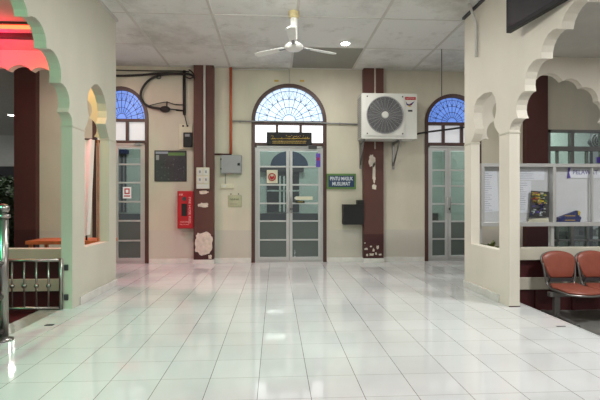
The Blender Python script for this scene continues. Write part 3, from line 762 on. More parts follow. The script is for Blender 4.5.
cable('power_cable', spline([W3(184.3, 114, 7.56), W3(185.5, 119, 7.56), W3(187, 125, 7.55)]), .008, M['cable'], 'thin black cable dropping from the pole to the breaker board', 'cable')
t = lab('splice_box', 'small black cable splice box hanging left of the pole', 'splice box', 165, 109)
x, z = P(165, 109.2, 7.54); MB().sphere((x, 7.54, z), .09, (1, .6, .62)).build('box_body', M['cable'], t)
MB().tube([W3(166.8, 107, 7.54), W3(167, 101.5, 7.55)], .012, 6).build('box_hanger', M['cable'], t)
t = lab('breaker_board', 'cream wall board with a black circuit breaker left of the peeled pillar', 'breaker board', 185.5, 137)
wbox(179, 192.4, 124, 149, 7.57, 7.6).build('backboard', M['cream'], t, bevel=.004)
br = wbox(183.2, 191.8, 132.3, 147, 7.5, 7.57).build('breaker', M['dark'], t, bevel=.008)
wbox(185, 189.5, 134, 136.6, 7.495, 7.5).build('breaker_label', M['grey'], br)
for px in (183.6, 188): x, z = P(px, 126.3); MB().sphere((x, 7.56, z), .016).build('cable_gland', M['dark'], t)
# -- framed poster
t = lab('wall_poster', 'dark glossy photo poster with a green header beside the left door', 'poster', 170.4, 166)
wbox(154.4, 186.4, 150.4, 181.4, 7.58, 7.6).build('poster_frame', M['dark'], t, bevel=.003)
po = wbox(155.2, 185.6, 151.2, 180.8, 7.577, 7.58).build('poster_picture', M['darkgrey'], t)
wbox(168, 185, 152.6, 155.6, 7.574, 7.577).build('green_header', M['greenframe'], po)
wbox(155.6, 168, 151.5, 153.8, 7.574, 7.577).build('pale_header', M['paperink'], po)
rnd = random.Random(3)
mb = MB(); mb2 = MB()
for i in range(120):
    px, py = rnd.uniform(156, 184.5), rnd.uniform(158, 180); s = rnd.uniform(.2, .6)
    wbox(px, px + s * 1.6, py, py + s, 7.575, 7.577, mb if rnd.random() < .35 else mb2)
mb.build('picture_detail', M['frame'], po); mb2.build('picture_detail', M['dark'], po)
wbox(156, 159, 155, 160, 7.574, 7.577).build('round_emblem', M['grey'], po)
# -- red hose cabinet
t = lab('fire_hose_cabinet', 'red steel fire hose cabinet on the wall beside the peeled maroon pillar', 'cabinet', 185, 228.6)
wbox(177.3, 193, 191, 228.6, 7.44, 7.6).build('cabinet_body', M['red'], t, bevel=.006)
dr = wbox(178.2, 192.2, 192, 227.8, 7.43, 7.44).build('cabinet_door', M['red'], t, bevel=.004)
wbox(181.4, 187, 203.6, 216, 7.427, 7.43).build('glass_window', M['dark'], dr)
x, z = P(184.2, 198.8, 7.43); MB().lathe([(.036, 7.427), (.036, 7.43)], (x, 0, z), 'y').build('round_lock', M['darkgrey'], dr)
def txtw(name, s, m, size, par, px, py, y, width=None, rot=(PI / 2, 0, 0), bold=0):
    x, z = P(px, py, y); return text(name, s, m, size, par, (x, y, z), width, rot, bold)
x, z = P(189.6, 210.5, 7.43); text('lettering', 'FIRE HOSE REEL', M['redtxt'], .052, dr, (x, 7.428, z), .46, (PI / 2, PI / 2, 0))
txtw('emblem', 'HR', M['redtxt'], .05, dr, 181, 194.8, 7.428)
txtw('small_lettering', 'HOSE REEL', M['redtxt'], .03, dr, 184.4, 222, 7.428)
txtw('small_lettering', 'PULL TO OPEN', M['redtxt'], .022, dr, 184.4, 224.5, 7.428)
# -- switch box on pillar A
t = thing('switch_box', 'white four-switch box fixed on the peeled maroon pillar', 'switch box', (P(203, 189)[0], 7.48, P(203, 189)[1]))
wbox(196.2, 209.2, 167.4, 188.8, 7.44, 7.48).build('box_body', M['cream'], t, bevel=.005)
for a, b in ((197.3, 202.3), (203.4, 208.4)):
    for c, d in ((168.6, 175.2), (176.6, 183)):
        s = wbox(a, b, c, d, 7.428, 7.44).build('switch_plate', M['white'], t, bevel=.003)
        wbox(a + 1.6, b - 1.6, c + 1.8, d - 2.2, 7.42, 7.428).build('switch_rocker', M['grey'], s)
    wbox(a - .4, b + .4, 184.3, 188.4, 7.432, 7.44).build('terminal_cover', M['white'], t, bevel=.002)
cable('conduit_pipe', [(P(204.4, 0, 7.46)[0], 7.46, P(204, 167.4)[1]), (P(204.4, 0, 7.46)[0], 7.46, P(204, 68)[1])], .017, M['white'], 'white vertical conduit down the groove of the peeled pillar to the switch box', 'pipe')
# -- grey panel box + trunking + acrylic notice
t = lab('electrical_panel', 'grey steel electrical box at the foot of the orange pipe', 'electrical box', 230, 173)
wbox(220.6, 241.6, 155, 173.4, 7.5, 7.6).build('panel_body', M['grey'], t, bevel=.005)
dr = wbox(221.2, 241, 155.6, 172.8, 7.49, 7.5).build('panel_door', M['grey'], t, bevel=.003)
wbox(237.5, 239.8, 163, 165.4, 7.478, 7.49).build('door_latch', M['dark'], dr)
wbox(220.4, 221.5, 158.4, 160, 7.486, 7.5).build('hinge', M['dark'], dr); wbox(220.4, 221.5, 168, 169.6, 7.486, 7.5).build('hinge', M['dark'], dr)
cable('power_cable', [W3(225.5, 173.4, 7.585), W3(225.2, 184, 7.585)], .006, M['grey'], 'thin grey cable between the grey electrical box and the socket strip', 'cable')
t = lab('socket_strip', 'white socket strip under the grey electrical box', 'socket', 227, 188)
wbox(220.8, 233.8, 183.8, 188.4, 7.565, 7.6).build('strip_body', M['cream'], t, bevel=.004)
wbox(223, 226, 185, 187.2, 7.561, 7.565).build('socket_face', M['white'], t)
t = lab('acrylic_notice', 'clear acrylic notice with faint lettering under the socket strip', 'notice', 234.5, 207)
wbox(227.8, 241.8, 195.2, 207.4, 7.588, 7.592).build('acrylic_sheet', M['acrylic'], t)
wbox(229, 241, 195.8, 206.4, 7.593, 7.596).build('notice_backing', M['cream'], t)
for px in (231, 238.6):
    x, z = P(px, 194); MB().lathe([(.01, 7.58), (.01, 7.6)], (x, 0, z), 'y', 10).build('screw', M['dark'], t)
txtw('lettering', 'TUTUP SUIS', M['darkgrey'], .04, t, 234.4, 199.4, 7.586, .15)
txtw('lettering', 'SELEPAS GUNA', M['grey'], .025, t, 233.6, 204, 7.586, .12)
# -- green sign
t = lab('entrance_sign', 'navy sign with green frame and white lettering right of the middle door', 'sign', 341.3, 189)
wbox(326.8, 356, 173.6, 189, 7.57, 7.6).build('sign_frame', M['greenframe'], t, bevel=.004)
fc = wbox(328.6, 354.2, 175.6, 187, 7.566, 7.57).build('sign_face', M['navy'], t)
txtw('lettering', 'PINTU MASUK', M['wtxt'], .09, fc, 341.4, 178.8, 7.565, .41, bold=.002)
txtw('lettering', 'MUSLIMAT', M['wtxt'], .09, fc, 341.2, 183.9, 7.565, .32, bold=.002)
# -- black box
t = lab('suggestion_box', 'black wall box beside the foot of the pillar under the air conditioner', 'box', 354, 225)
wbox(343.5, 364, 204.4, 224.6, 7.4, 7.6).build('box_body', M['dark'], t, bevel=.006)
wbox(357.8, 364, 200, 204.6, 7.42, 7.58).build('box_top', M['dark'], t, bevel=.003)
wbox(342.8, 343.7, 213, 219, 7.45, 7.52).build('box_latch', M['darkgrey'], t)
# -- black sign over the middle door
t = lab('door_sign', 'black sign with gold calligraphy hung over the middle glass door', 'sign', 289.5, 144.8)
wbox(266.6, 311.8, 132, 144.8, 7.535, 7.565).build('sign_board', M['dark'], t, bevel=.003)
rnd = random.Random(11)
mb = MB()
px = 271.0
while px < 307.5:      # cursive strokes, drawn right to left in the sign's thin gold line
    w = rnd.uniform(1.2, 2.6); h = rnd.uniform(.6, 1.8)
    p = [(px, 138.6), (px + w * .3, 138.6 + rnd.uniform(.2, .6)), (px + w * .7, 138.5), (px + w, 138.6 - h * rnd.choice((0.2, 1)))]
    mb.tube([W3(a, b, 7.531) for a, b in p], .0052, 5)
    if rnd.random() < .5: q = W3(px + w * .5, 136.6 - rnd.random(), 7.531); mb.box(q[0] - .006, q[0] + .006, 7.528, 7.533, q[2] - .005, q[2] + .005)
    px += w * .8
mb.build('gold_calligraphy', M['gold'], t)
for yy in (140.9, 142.7):
    mb = MB(); px = 272.5
    while px < 305.5:
        w = rnd.uniform(.7, 1.9); wbox(px, px + w, yy, yy + .62, 7.53, 7.535, mb); px += w + .35
    mb.build('gold_caption', M['gold'], t)
# -- stickers on the doors
t = lab('door_sticker', 'cream paper sign with a round red emblem on the left leaf of the middle door', 'sticker', 272, 183)
wbox(266.8, 277.6, 170, 183.2, 7.608, 7.612).build('paper', M['cream'], t)
x, z = P(272, 177); MB().tube([(x + .06 * math.cos(2 * PI * i / 24), 7.606, z + .06 * math.sin(2 * PI * i / 24)) for i in range(25)], .011, 6).build('red_ring', M['red'], t)
MB().prism([(x - .04, z - .02), (x - .01, z - .045), (x + .045, z - .02), (x + .03, z + .03), (x, z + .005), (x - .035, z + .03)], 'xz', 7.603, 7.608).build('emblem', M['red'], t)
t = lab('door_sticker', 'purple and red sticker high on the right leaf of the middle door', 'sticker', 318, 167)
wbox(316, 320.4, 153.4, 167, 7.608, 7.612).build('paper', M['purple'], t)
x, z = P(318.2, 159); MB().sphere((x, 7.607, z), .022, (1, .15, 1.5)).build('red_figure', M['red'], t)
t = lab('push_notice', 'white strip notice over a black and yellow label beside the middle door handle', 'sticker', 303, 201)
wbox(295.6, 312.6, 196.4, 199.9, 7.608, 7.612).build('white_strip', M['cream'], t)
wbox(295.8, 304.6, 200.8, 203, 7.608, 7.612).build('black_label', M['dark'], t)
txtw('lettering', 'TOLAK', M['yellow'], .028, t, 300.3, 201.9, 7.606, .1)
wbox(294.6, 297, 197.2, 199, 7.605, 7.608).build('round_mark', M['white'], t)
t = lab('small_lettering', 'column of small white characters low on the right leaf of the middle door', 'lettering', 294.6, 257)
for i, s in enumerate('IZIN'): txtw('character', s, M['wtxt'], .04, t, 294.8, 250.8 + i * 2.0, 7.612)
t = lab('door_sticker', 'white printed notice with a red square on the left glass door', 'sticker', 127, 198)
wbox(122.8, 131.2, 187, 198.4, 7.608, 7.612).build('paper', M['paper'], t)
wbox(124.4, 129.6, 188.4, 194, 7.605, 7.608).build('red_print', M['red'], t); wbox(125.6, 128.4, 189.6, 192.8, 7.602, 7.605).build('print_centre', M['paper'], t)
wbox(124, 130, 195.4, 196.6, 7.605, 7.608).build('print_line', M['red'], t)

# ================================================================= CEILING
t = thing('ceiling_fan', 'white three-blade ceiling fan on a short rod', 'ceiling fan', (.227, 5.3, 2.97))
fx, fy = .227, 5.3
MB().lathe([(.035, 3.34), (.062, 3.35), (.066, 3.38), (.066, 3.42)], (fx, fy, 0)).build('ceiling_canopy', mat('yellowed_cream_cup', (212, 196, 146), .5), t)
MB().lathe([(.03, 3.06), (.042, 3.08), (.046, 3.33), (.03, 3.35)], (fx, fy, 0)).build('down_rod', M['hub'], t)
MB().lathe([(.03, 2.945), (.085, 2.95), (.115, 2.975), (.115, 3.0), (.08, 3.03), (.035, 3.045), (.03, 3.09)], (fx, fy, 0)).build('motor', M['hub'], t)
for ang in (24, 144, 264):
    a = math.radians(ang); mtx = Matrix.Translation((fx, fy, 2.995)) @ Matrix.Rotation(a, 4, 'Z') @ Matrix.Rotation(math.radians(9), 4, 'X')
    mb = MB(); mb.prism([(.14, -.035), (.2, -.042), (.54, -.055), (.59, -.04), (.61, 0), (.59, .04), (.54, .052), (.2, .038), (.14, .03)], 'xy', -.004, .004)
    bmesh.ops.transform(mb.bm, matrix=mtx, verts=mb.bm.verts)
    bl = mb.build('blade', M['hub'], t)
    mb = MB().box(.07, .22, -.018, .018, -.012, -.003)
    bmesh.ops.transform(mb.bm, matrix=mtx, verts=mb.bm.verts); mb.build('blade_arm', M['grey'], bl)
def downlight(x, y, label, w=60, z=CZ):
    t = thing('ceiling_light', label, 'ceiling light', (x, y, z))
    MB().lathe([(.07, z - .012), (.08, z - .006), (.08, z)], (x, y, 0)).build('trim_ring', M['white'], t)
    MB().lathe([(.06, z - .018), (.062, z - .0125)], (x, y, 0)).build('diffuser', M['lamp'], t)
    l = bpy.data.lights.new('lamp', 'AREA'); l.shape = 'DISK'; l.size = .18; l.energy = w; l.color = (1, .97, .91)
    o = bpy.data.objects.new('lamp', l); C.objects.link(o); o.location = (x, y, z - .03); o.parent = t; o.matrix_parent_inverse = Matrix.Translation((-x, -y, -z))
    return t
downlight(1.03, 6.3, 'round white ceiling downlight right of the fan', 22)
downlight(X_(11, 11.5), 11.5, 'bright round downlight far left beyond the maroon pillar', 30, 3.3)
tag(MB().box(.29, 1.34, 6.52, 7.51, CZ - .006, CZ).build('ceiling_access_panel', mat('grey_ceiling_panel', (150, 148, 138), .7, var=.05, scale=2)), 'darker grey ceiling panel above the middle arched door', 'ceiling panel')

# ================================================================= RIGHT SIDE
# leaning screen on the right arcade wall
t = thing('wall_display', 'black framed display panel mounted high on the right arcade wall', 'display', (2.3, 3.6, 2.74))
A = Vector((2.25, 4.08)); B = Vector((2.365, 3.15)); dr_ = (B - A).normalized(); nr = Vector((-dr_.y, dr_.x)) * -1
ang = math.atan2(dr_.y, dr_.x); Ln = 1.35
mt = Matrix.Translation((A.x, A.y, 2.73)) @ Matrix.Rotation(ang, 4, 'Z')
mb = MB(); mb.box(0, Ln, 0, .05, 0, .62, mt); mb.build('display_case', M['dark'], t, bevel=.004)
mb = MB(); mb.box(.035, Ln - .035, -.004, .0, .035, .585, mt); mb.build('screen', mat('dark_screen_glass', (60, 56, 62), .25, var=.1, scale=3), t)
for s in (.2, 1.0):
    p = mt @ Vector((s, .04, .4)); mb = MB(); mb.box(p.x, XR, p.y - .02, p.y + .02, p.z - .02, p.z + .02); mb.build('wall_mount', M['dark'], t)
# bracket pipe
cable('conduit_pipe', [(XR - .12, 4.95, CZ - .005), (XR - .03, 4.97, 3.20), (XR - .022, 4.98, 3.16), (XR - .022, 4.98, 2.80)], .016, M['white'], 'white bent pipe from the ceiling down the right arcade wall', 'pipe')
# notice board
YB = 5.38
def PB(px, py): return P(px, py, YB)
t = thing('notice_board', 'aluminium framed glass notice board behind the right arcade pier', 'notice board', (3.4, YB, .77))
bx0, bz1 = PB(481.5, 163.2); bz0 = PB(560, 226.3)[1]; bx1 = 4.85
mz1 = PB(518, 166.8)[1]; mz0 = PB(518, 222.3)[1]
mb = MB().box(bx0, bx1, YB, YB + .12, mz1, bz1).box(bx0, bx1, YB, YB + .12, bz0, mz0)
posts = [PB(481.5, 0)[0], PB(553.2, 0)[0], bx1 - .04]
for x in posts: mb.box(x, x + .042, YB, YB + .12, mz0, mz1)
x = PB(592.6, 0)[0]; mb.box(x, x + .02, YB + .01, YB + .05, mz0, mz1)
x = PB(516, 0)[0]; mb.box(x, x + .02, YB + .01, YB + .05, mz0, mz1)
mb.build('board_frame', M['alu'], t, bevel=.003)
MB().box(bx0 + .03, bx1 - .03, YB + .1, YB + .115, mz0, mz1).build('back_panel', mat('white_board_panel', (226, 226, 226), .5, var=.02), t)
MB().box(bx0 + .04, bx1 - .04, YB + .03, YB + .034, mz0, mz1).build('sliding_glass', M['boardglass'], t)
# stand legs
MB().box(bx0, bx0 + .03, YB + .04, YB + .1, -.06, bz0).build('leg', M['alu'], t)
MB().box(PB(553.2, 0)[0], PB(553.2, 0)[0] + .04, YB + .04, YB + .1, -.06, bz0).build('leg', M['alu'], t)
def paper(px0, px1, py0, py1, label, tilt=0, ink=True, seed=0, y=None):
    y = y or YB + .095
    t = thing('notice_paper', label, 'paper', (*[PB((px0 + px1) / 2, py1)[0], y], PB(px0, py1)[1]))
    a, b = PB(px0, py0), PB(px1, py1)
    sh = tilt
    MB().prism([(a[0] + sh, b[1]), (a[0], a[1]), (b[0], a[1]), (b[0] + sh, b[1] + abs(sh) * .5)], 'xz', y, y + .002).build('sheet', M['paper'], t)
    if ink:
        mb = MB(); rnd = random.Random(seed); n = int((py1 - py0) / 2.2)
        for i in range(1, n):
            yy = py0 + i * 2.2; w = rnd.uniform(.4, .8)
            c, d = PB(px0 + 1.5, yy), PB(px0 + 1.5 + (px1 - px0 - 3) * w, yy + .35)
            mb.box(c[0], d[0], y - .002, y, d[1], c[1])
        mb.build('printed_lines', M['paperink'], t)
paper(485, 500.5, 170.5, 212.5, 'long white printed sheet in the left bay of the notice board', .03, True, 1)
paper(521, 535.5, 180.5, 213, 'white printed sheet in the middle bay left of the magazines', 0, True, 2)
paper(521, 549, 168.8, 179.8, 'wide white printed sheet at the top of the middle bay', 0, True, 3)
t = thing('header_strip', 'pale strip with purple lettering at the top of the right board bay', 'sign', (PB(580, 178)[0], YB + .09, PB(580, 178)[1]))
a, b = PB(572.6, 168), PB(606, 177.6)
MB().box(a[0], b[0], YB + .088, YB + .094, b[1], a[1]).build('strip', M['paper'], t)
MB().prism([PB(572.4, 167), PB(575, 167), PB(573.6, 172.2), PB(575, 177.6), PB(571.6, 177.8), PB(572.4, 172.3)], 'xz', YB + .082, YB + .088).build('dark_end', M['purple'], t)
x, z = PB(590, 172); text('lettering', 'PELAWAT', M['lilac'], .085, t, (x, YB + .085, z), .34)
# magazines
def mag(px0, px1, py0, py1, label, lean, y, seed):
    t = thing('magazine', label, 'magazine', (PB((px0 + px1) / 2, py1)[0], y, PB(px0, py1)[1]), 'magazines in the middle bay')
    a, b = PB(px0, py0), PB(px1, py1); rnd = random.Random(seed)
    cv = MB().prism([(a[0] - lean, b[1]), (a[0], a[1]), (b[0], a[1] - .015), (b[0] - lean * .3, b[1])], 'xz', y, y + .008).build('cover', M['darkgrey'], t)
    cols = [M['yellow'], M['red'], M['greenframe'], M['teal'], M['blue'], M['dark'], M['purple'], M['cream'], M['wood']]
    for i in range(95):
        u, v = rnd.random() * .78, rnd.random(); x = a[0] + (b[0] - a[0]) * u; z = b[1] + (a[1] - b[1]) * (.04 + v * .86)
        c = cols[rnd.choice([0, 0, 1, 2, 8, 7])] if v > .5 else cols[rnd.choice([3, 4, 5, 5, 6, 3])]
        w = rnd.uniform(.02, .045); h = rnd.uniform(.01, .025)
        MB().box(x - lean * (1 - v) * .6, x - lean * (1 - v) * .6 + w, y - .0012, y, z, z + h).build('cover_print', c, cv)
mag(533.5, 551.8, 190.6, 217.4, 'upright colourful magazine with yellow and teal cover in the board', .022, YB + .05, 5)
t = thing('booklet', 'cream booklet edge lying under the upright colourful magazine', 'booklet', (PB(540, 222)[0], YB + .06, mz0))
a, b = PB(530, 218), PB(551.5, 222.3)
MB().prism([(a[0], b[1] + .002), (a[0] + .05, b[1] + .045), (b[0] - .01, b[1] + .055), (b[0], b[1] + .002)], 'xz', YB + .045, YB + .09).build('booklet_pages', M['cream'], t)
for i, (p, lb) in enumerate(((((561, 217.6), (580.2, 210.6), (583, 212), (582, 216.6), (562, 220.8)), 'navy blue book with yellow corner on top of the pair in the board'), (((559.5, 221), (583, 216.6), (584, 217.8), (582.5, 222.2), (560, 222.3)), 'navy blue book at the bottom of the pair in the board'))):
    t = thing('book', lb, 'book', (PB(572, 222)[0], YB + .06, PB(572, 222)[1]))
    cv = MB().prism([PB(*q) for q in p], 'xz', YB + .045, YB + .09).build('book_cover', M['blue'], t)
    c0 = p[0]; x, z = PB(571, p[0][1] - 1.2 + i)
    MB().box(x - .05, x + .09, YB + .0425, YB + .045, z, z + .012).build('title', M['gold'], cv)
    if i == 0: MB().prism([PB(580.2, 210.5), PB(583, 212), PB(582.4, 215), PB(580.6, 215.4)], 'xz', YB + .042, YB + .045).build('yellow_corner', M['yellow'], cv)
# plant on sill
t = thing('potted_plant', 'small leafy plant behind the sill of the right arcade window', 'plant', (X_(497, 5.12), 5.12, .5))
px_, py_ = 2.62, 5.1
MB().lathe([(.05, .36), (.062, .5), (.066, .51)], (px_, py_, 0)).build('pot', M['orange'], t)
mb = MB(); rnd = random.Random(9)
for i in range(26):
    a = rnd.uniform(0, 2 * PI); r = rnd.uniform(.05, .15); h = rnd.uniform(.52, .62)
    p0 = Vector((px_, py_, .5)); p1 = Vector((px_ + r * math.cos(a), py_ + r * math.sin(a), h)); sd = Vector((-math.sin(a), math.cos(a), 0)) * .02
    m_ = (p0 + p1) / 2 + Vector((0, 0, .02))
    vs = [mb.bm.verts.new(v) for v in (p0, m_ + sd, p1, m_ - sd)]; mb.bm.faces.new(vs)
mb.build('leaves', M['leaf2'], t)
MB().box(px_ - .06, px_ + .06, py_ - .06, py_ + .06, -.35, .36).build('plant_stand', M['darkgrey'], t)

# waiting bench
t = thing('waiting_bench', 'row of terracotta padded waiting seats on a grey steel beam', 'bench', (3.8, 4.85, -.35))
def seat_unit(cx):
    yb = 5.02; n = 16
    # back: rounded trapezoid, slightly dished
    def shell(name, outline, f, th, m, par):
        bm = bmesh.new(); cen = Vector((sum(p[0] for p in outline) / len(outline), sum(p[1] for p in outline) / len(outline)))
        rings = []
        for s, d in ((1.0, 0), (1.0, th), (.93, th + .012), (.6, th + .020), (.2, th + .022)):
            rings.append([bm.verts.new(f(cen.x + (p[0] - cen.x) * s, cen.y + (p[1] - cen.y) * s, d)) for p in outline])
        for i in range(len(rings) - 1):
            for k_ in range(len(outline)):
                fc = bm.faces.new((rings[i][k_], rings[i][(k_ + 1) % len(outline)], rings[i + 1][(k_ + 1) % len(outline)], rings[i + 1][k_])); fc.smooth = True
        bm.faces.new(rings[0][::-1]); bm.faces.new(rings[-1])
        q = MB(); q.bm.free(); q.bm = bm
        return q.build(name, m, par)
    back = []
    for i in range(25):
        a = PI * i / 24; back.append((.205 * math.cos(a) * (1), .30 + .095 * math.sin(a)))
    back = [(.135, .075), (.16, .12), (.19, .2), (.207, .27)] + [(.205 * math.cos(PI * i / 20), .30 + .09 * math.sin(PI * i / 20)) for i in range(1, 20)] + [(-.207, .27), (-.19, .2), (-.16, .12), (-.135, .075)]
    fb = lambda u, v, d: Vector((cx + u, yb + .10 * v / .4 - .05 * (1 - (u / .2) ** 2) * 0 + .25 * u * u * -1 - d, .085 + v))
    b1 = shell('backrest', [(u * 1.06, v if v > .1 else v - .03) for u, v in back], lambda u, v, d: fb(u, v, d) + Vector((0, .022, 0)), .012, M['frame'], t)
    shell('back_cushion', back, fb, .012, M['seat'], b1)
    MB().prism([(cx - .15, .1), (cx - .14, .155), (cx + .14, .155), (cx + .15, .1), (cx + .1, .115), (cx - .1, .115)], 'xz', yb - .005, yb + .03).build('lumbar_bar', M['darkgrey'], b1)
    st = [(-.17, .0), (.17, .0), (.205, -.1), (.21, -.3)] + [(.21 * math.cos(-PI * i / 14), -.34 + .11 * math.sin(-PI * i / 14)) for i in range(1, 14)] + [(-.21, -.3), (-.205, -.1)]
    fs = lambda u, v, d: Vector((cx + u, yb - .03 + v, .055 + d + .12 * u * u - .05 * max(0, (-v - .3)) + (.02 if v > -.05 else 0)))
    s1 = shell('seat_pan', [(u * 1.05, v * 1.02 + .005) for u, v in st], lambda u, v, d: fs(u, v, d) - Vector((0, 0, .022)), .012, M['frame'], t)
    shell('seat_cushion', st, fs, .014, M['seat'], s1)
    for s in (-1, 1): MB().tube(spline([(cx + s * .2, yb + .05, .33), (cx + s * .19, yb + .03, .19), (cx + s * .17, yb + .02, .09), (cx + s * .18, yb - .08, .04), (cx + s * .2, yb - .3, .03)]), .012, 8).build('seat_bracket', M['frame'], t)
for cx in (3.46, 3.90, 4.34): seat_unit(cx)
MB().box(3.2, 4.66, 4.84, 4.9, -.035, .02).build('beam', M['frame'], t, bevel=.006)
for cx in (3.29, 4.5):
    MB().box(cx - .035, cx + .035, 4.84, 4.895, -.27, -.03).build('leg', M['frame'], t, bevel=.01)
    MB().tube(spline([(cx, 5.14, -.28), (cx, 5.02, -.262), (cx, 4.87, -.245), (cx, 4.7, -.26), (cx, 4.5, -.28)]), .026, 8).build('foot', M['frame'], t)
# shallow rubble mark/drain on right floor edge & left floor
tag(MB().box(2.44, 2.52, 3.6, 3.615, .0, .003).build('drain_slot', M['darkgrey']), 'small dark drain slot near the right tile edge', 'drain')
tag(MB().box(-2.02, -1.95, 3.88, 3.92, .0, .004).build('drain_slot', M['darkgrey']), 'small dark drain slot beside the left kerb, near the gate', 'drain')

# ================================================================= LEFT SIDE
# railing with ball-topped post on the kerb
t = thing('railing_post', 'stainless steel railing with a ball-topped post at the left edge', 'railing', (-2.16, 3.5, 0))
bx, by = -2.13, 3.5
MB().lathe([(.07, 0), (.07, .012), (.04, .02), (.034, .03)], (bx, by, 0)).build('base_flange', M['steel'], t)
MB().tube([(bx, by, .01), (bx, by, .96)], .034, 20).build('post', M['steel'], t)
MB().lathe([(.034, .955), (.046, .962), (.046, .985), (.02, .99), (.02, 1.0)], (bx, by, 0)).build('collar', M['steel'], t)
MB().sphere((bx, by, 1.03), .042, seg=24).build('ball_finial', M['steel'], t)
for z in (.08, .345, .61):
    MB().tube([(bx, by, z), (bx, 1.9, z)], .022, 12).build('rail', M['steel'], t)
MB().tube([(bx, 1.9, 0), (bx, 1.9, .96)], .034, 16).build('post', M['steel'], t)
# gate
YG = 4.45
t = thing('low_gate', 'low stainless steel gate with ball balusters hinged to the left pier', 'gate', (-2.25, YG, 0))
def G(px, py): return P(px, py, YG)
gx1 = G(61, 0)[0]; gx0 = gx1 - .98
zt_, zb_ = .495, .015
MB().tube([(gx0, YG, zt_), (gx1, YG, zt_)], .016, 10).build('top_rail', M['steel'], t)
MB().tube([(gx0, YG, zb_), (gx1, YG, zb_)], .016, 10).build('bottom_rail', M['steel'], t)
for x in (gx0, gx1): MB().tube([(x, YG, zb_ - .02), (x, YG, zt_ + .02)], .019, 12).build('end_post', M['steel'], t)
x = G(48.5, 0)[0]
i = 0
while x > gx0 + .05:
    b = MB().tube([(x, YG, zb_), (x, YG, zt_)], .0095, 8).build('baluster', M['steel'], t)
    MB().sphere((x, YG, .24), .024, (1, 1, 1)).build('baluster_ball', M['steel'], b)
    x -= .118
for z in (.4, .1):
    MB().box(gx1, XL - T + .01, YG - .008, YG + .02, z - .022, z + .022).build('hinge', M['darkgrey'], t, bevel=.004)
for z in (.42, .12):
    tag(MB().box(XL - .075, XL - .035, 4.45, 4.468, z - .03, z + .03).build('gate_bracket', M['darkgrey'], None, .006), 'dark metal gate bracket on the left pier, %s one' % ('upper' if z > .3 else 'lower'), 'bracket')
# table behind parapet
t = thing('wooden_table', 'orange wooden table top beyond the left parapet', 'table', (-2.9, 6.15, 0))
tx0, tz1 = P(25, 241, 6.0); tx1 = P(104, 241, 6.0)[0]
MB().box(tx0, tx1, 6.0, 6.5, tz1 - .05, tz1).build('tabletop', M['wood'], t, bevel=.005)
for x in (tx0 + .05, tx1 - .05):
    for y in (6.05, 6.45): MB().box(x - .02, x + .02, y - .02, y + .02, 0, tz1 - .05).build('leg', M['wood'], t)
# banner in the left window
t = thing('white_banner', 'tall blank white banner seen through the left arcade window', 'banner', (X_(91, 5.8), 5.8, .6))
YN = 6.04
a, b = P(84, 139, YN), P(94.5, 236, YN)
n = 12; pts = []
bm = bmesh.new(); 
for i in range(n + 1):
    for j in range(9):
        u, v = j / 8, i / n
        x = a[0] + (b[0] - .01 * v - a[0]) * u - .05 * v * u; z = a[1] + (b[1] - a[1]) * v + .02 * u * v
        bm.verts.new((x, YN + .012 * math.sin(u * 7 + v), z))
bm.verts.ensure_lookup_table()
for i in range(n):
    for j in range(8): 
        f = bm.faces.new([bm.verts[q] for q in (i * 9 + j, i * 9 + j + 1, (i + 1) * 9 + j + 1, (i + 1) * 9 + j)]); f.smooth = True
q = MB(); q.bm.free(); q.bm = bm; q.build('cloth', M['paper'], t)
MB().tube([(a[0] - .03, YN, a[1]), (b[0] + .03, YN, a[1])], .01, 8).build('top_bar', M['dark'], t)
MB().tube([(a[0] + .02, YN + .03, tz1), (a[0] + .02, YN + .03, a[1])], .012, 8).build('stand_rod', M['dark'], t)
t = tag(MB().box(XL - T - .02, XL - T - .005, 5.395, 5.415, .53, 1.84).build('wooden_post', M['wood']), 'thin orange wooden post standing in the left arcade window', 'post')
# neon tube
t = thing('neon_tube', 'glowing red neon tube under the left aisle ceiling', 'neon light', (-3.8, 4.7, 2.9))
MB().tube([(-5.2, 4.65, 2.905), (XL - T - .06, 4.65, 2.905)], .02, 10).build('glowing_tube', M['neon'], t)
MB().box(-5.2, XL - T - .06, 4.62, 4.68, 2.925, 2.95).build('tube_holder', M['darkgrey'], t)

# ================================================================= LIGHT
def area(loc, size, energy, col=(1, .97, .92), rot=(0, 0, 0), sy=None):
    l = bpy.data.lights.new('area', 'AREA'); l.energy = energy; l.color = col; l.size = size
    if sy: l.shape = 'RECTANGLE'; l.size_y = sy
    o = bpy.data.objects.new('area_light', l); C.objects.link(o); o.location = loc; o.rotation_euler = rot; return o
# tube fixtures of the hall, over and behind the camera
def tube_light(x, y, label, energy=40):
    t = thing('fluorescent_light', label, 'ceiling light', (x, y, CZ))
    MB().box(x - .32, x + .32, y - .05, y + .05, CZ - .03, CZ).build('batten_body', M['white'], t)
    MB().tube([(x - .3, y, CZ - .05), (x + .3, y, CZ - .05)], .018, 10).build('tube', M['lamp_soft'], t)
    for s in (-1, 1): MB().box(x + s * .31 - .012, x + s * .31 + .012, y - .02, y + .02, CZ - .07, CZ - .028).build('tube_holder', M['white'], t)
    area((x, y, CZ - .1), .6, energy, (1, 1, .97), sy=.1)
tube_light(0, 4.3, 'fluorescent tube on the hall ceiling between the two arcades', 40)
tube_light(0, 1.2, 'fluorescent tube on the ceiling just in front of the camera', 38)
tube_light(0, -1.9, 'fluorescent tube on the ceiling behind the camera', 36)
area((3.9, 3.0, 2.88), .6, 92, (1, 1, .98))
area((4.0, 6.4, 3.3), .6, 10, (1, .97, .92))
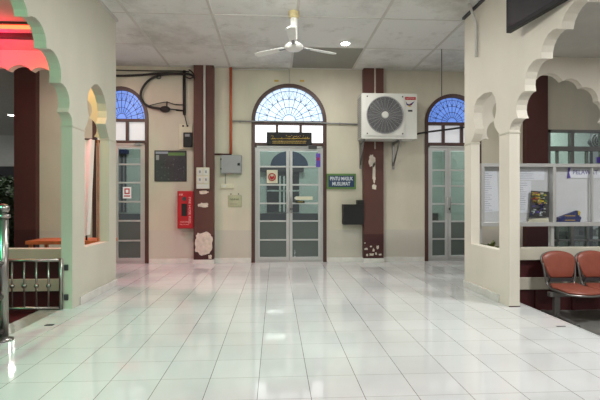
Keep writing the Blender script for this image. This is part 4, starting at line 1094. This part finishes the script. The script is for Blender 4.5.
area((-2.9, 5.85, 3.3), .4, 24, (.98, .96, .9))
area((-2.5, 4.95, 2.8), .2, 7, (1, .8, .3))  # added warm lamp with no fixture, tints the left cross wall
area((-3.2, 9.5, 3.3), .8, 42, (.92, 1, .97))
area((0.4, 9.5, 3.3), .8, 64, (.92, 1, .97))
area((3.0, 9.5, 3.3), .8, 55, (.92, 1, .97))
area((6.0, 8.9, 3.3), .8, 90, (.95, 1, 1))
area((-8, 13, 3.2), 1.2, 60, (1, 1, .95))
# coloured decorative lamps of the left aisle
area((-3.6, 4.75, 2.6), 1.2, 34, (1, .01, .07), (math.radians(160), 0, 0), sy=.2)
def spot(loc, target, energy, col, ang=60, blend=.8, size=.1):
    l = bpy.data.lights.new('spot', 'SPOT'); l.energy = energy; l.color = col; l.spot_size = math.radians(ang); l.spot_blend = blend; l.shadow_soft_size = size
    o = bpy.data.objects.new('spot_light', l); C.objects.link(o); o.location = loc
    o.rotation_euler = (Vector(target) - Vector(loc)).to_track_quat('-Z', 'Y').to_euler(); return o
spot((-3.0, 1.0, 2.4), (-2.1, 4.4, 1.7), 95, (.12, 1, .42), 75)
spot((-3.2, 1.8, 2.5), (-1.5, 2.8, 0), 150, (.16, 1, .5), 78)
spot((-2.9, 5.9, 2.8), (-1.7, 6.3, 0), 90, (1, .1, .25), 80)
w = bpy.data.worlds.new('world'); bpy.context.scene.world = w; w.use_nodes = True
w.node_tree.nodes['Background'].inputs['Color'].default_value = (.75, .77, .8, 1)
w.node_tree.nodes['Background'].inputs['Strength'].default_value = .45

# ================================================================= CAMERA
cam = bpy.data.cameras.new('camera'); cam.sensor_width = 36; cam.lens = F / 600 * 36; cam.clip_start = .05
co = bpy.data.objects.new('camera', cam); C.objects.link(co); co.location = (0, 0, CAM_H); co.rotation_euler = (PI / 2, 0, -YAW)
bpy.context.scene.camera = co
bpy.context.scene.view_settings.view_transform = 'Standard'
bpy.context.scene.view_settings.look = 'None'
bpy.context.scene.view_settings.exposure = -.05
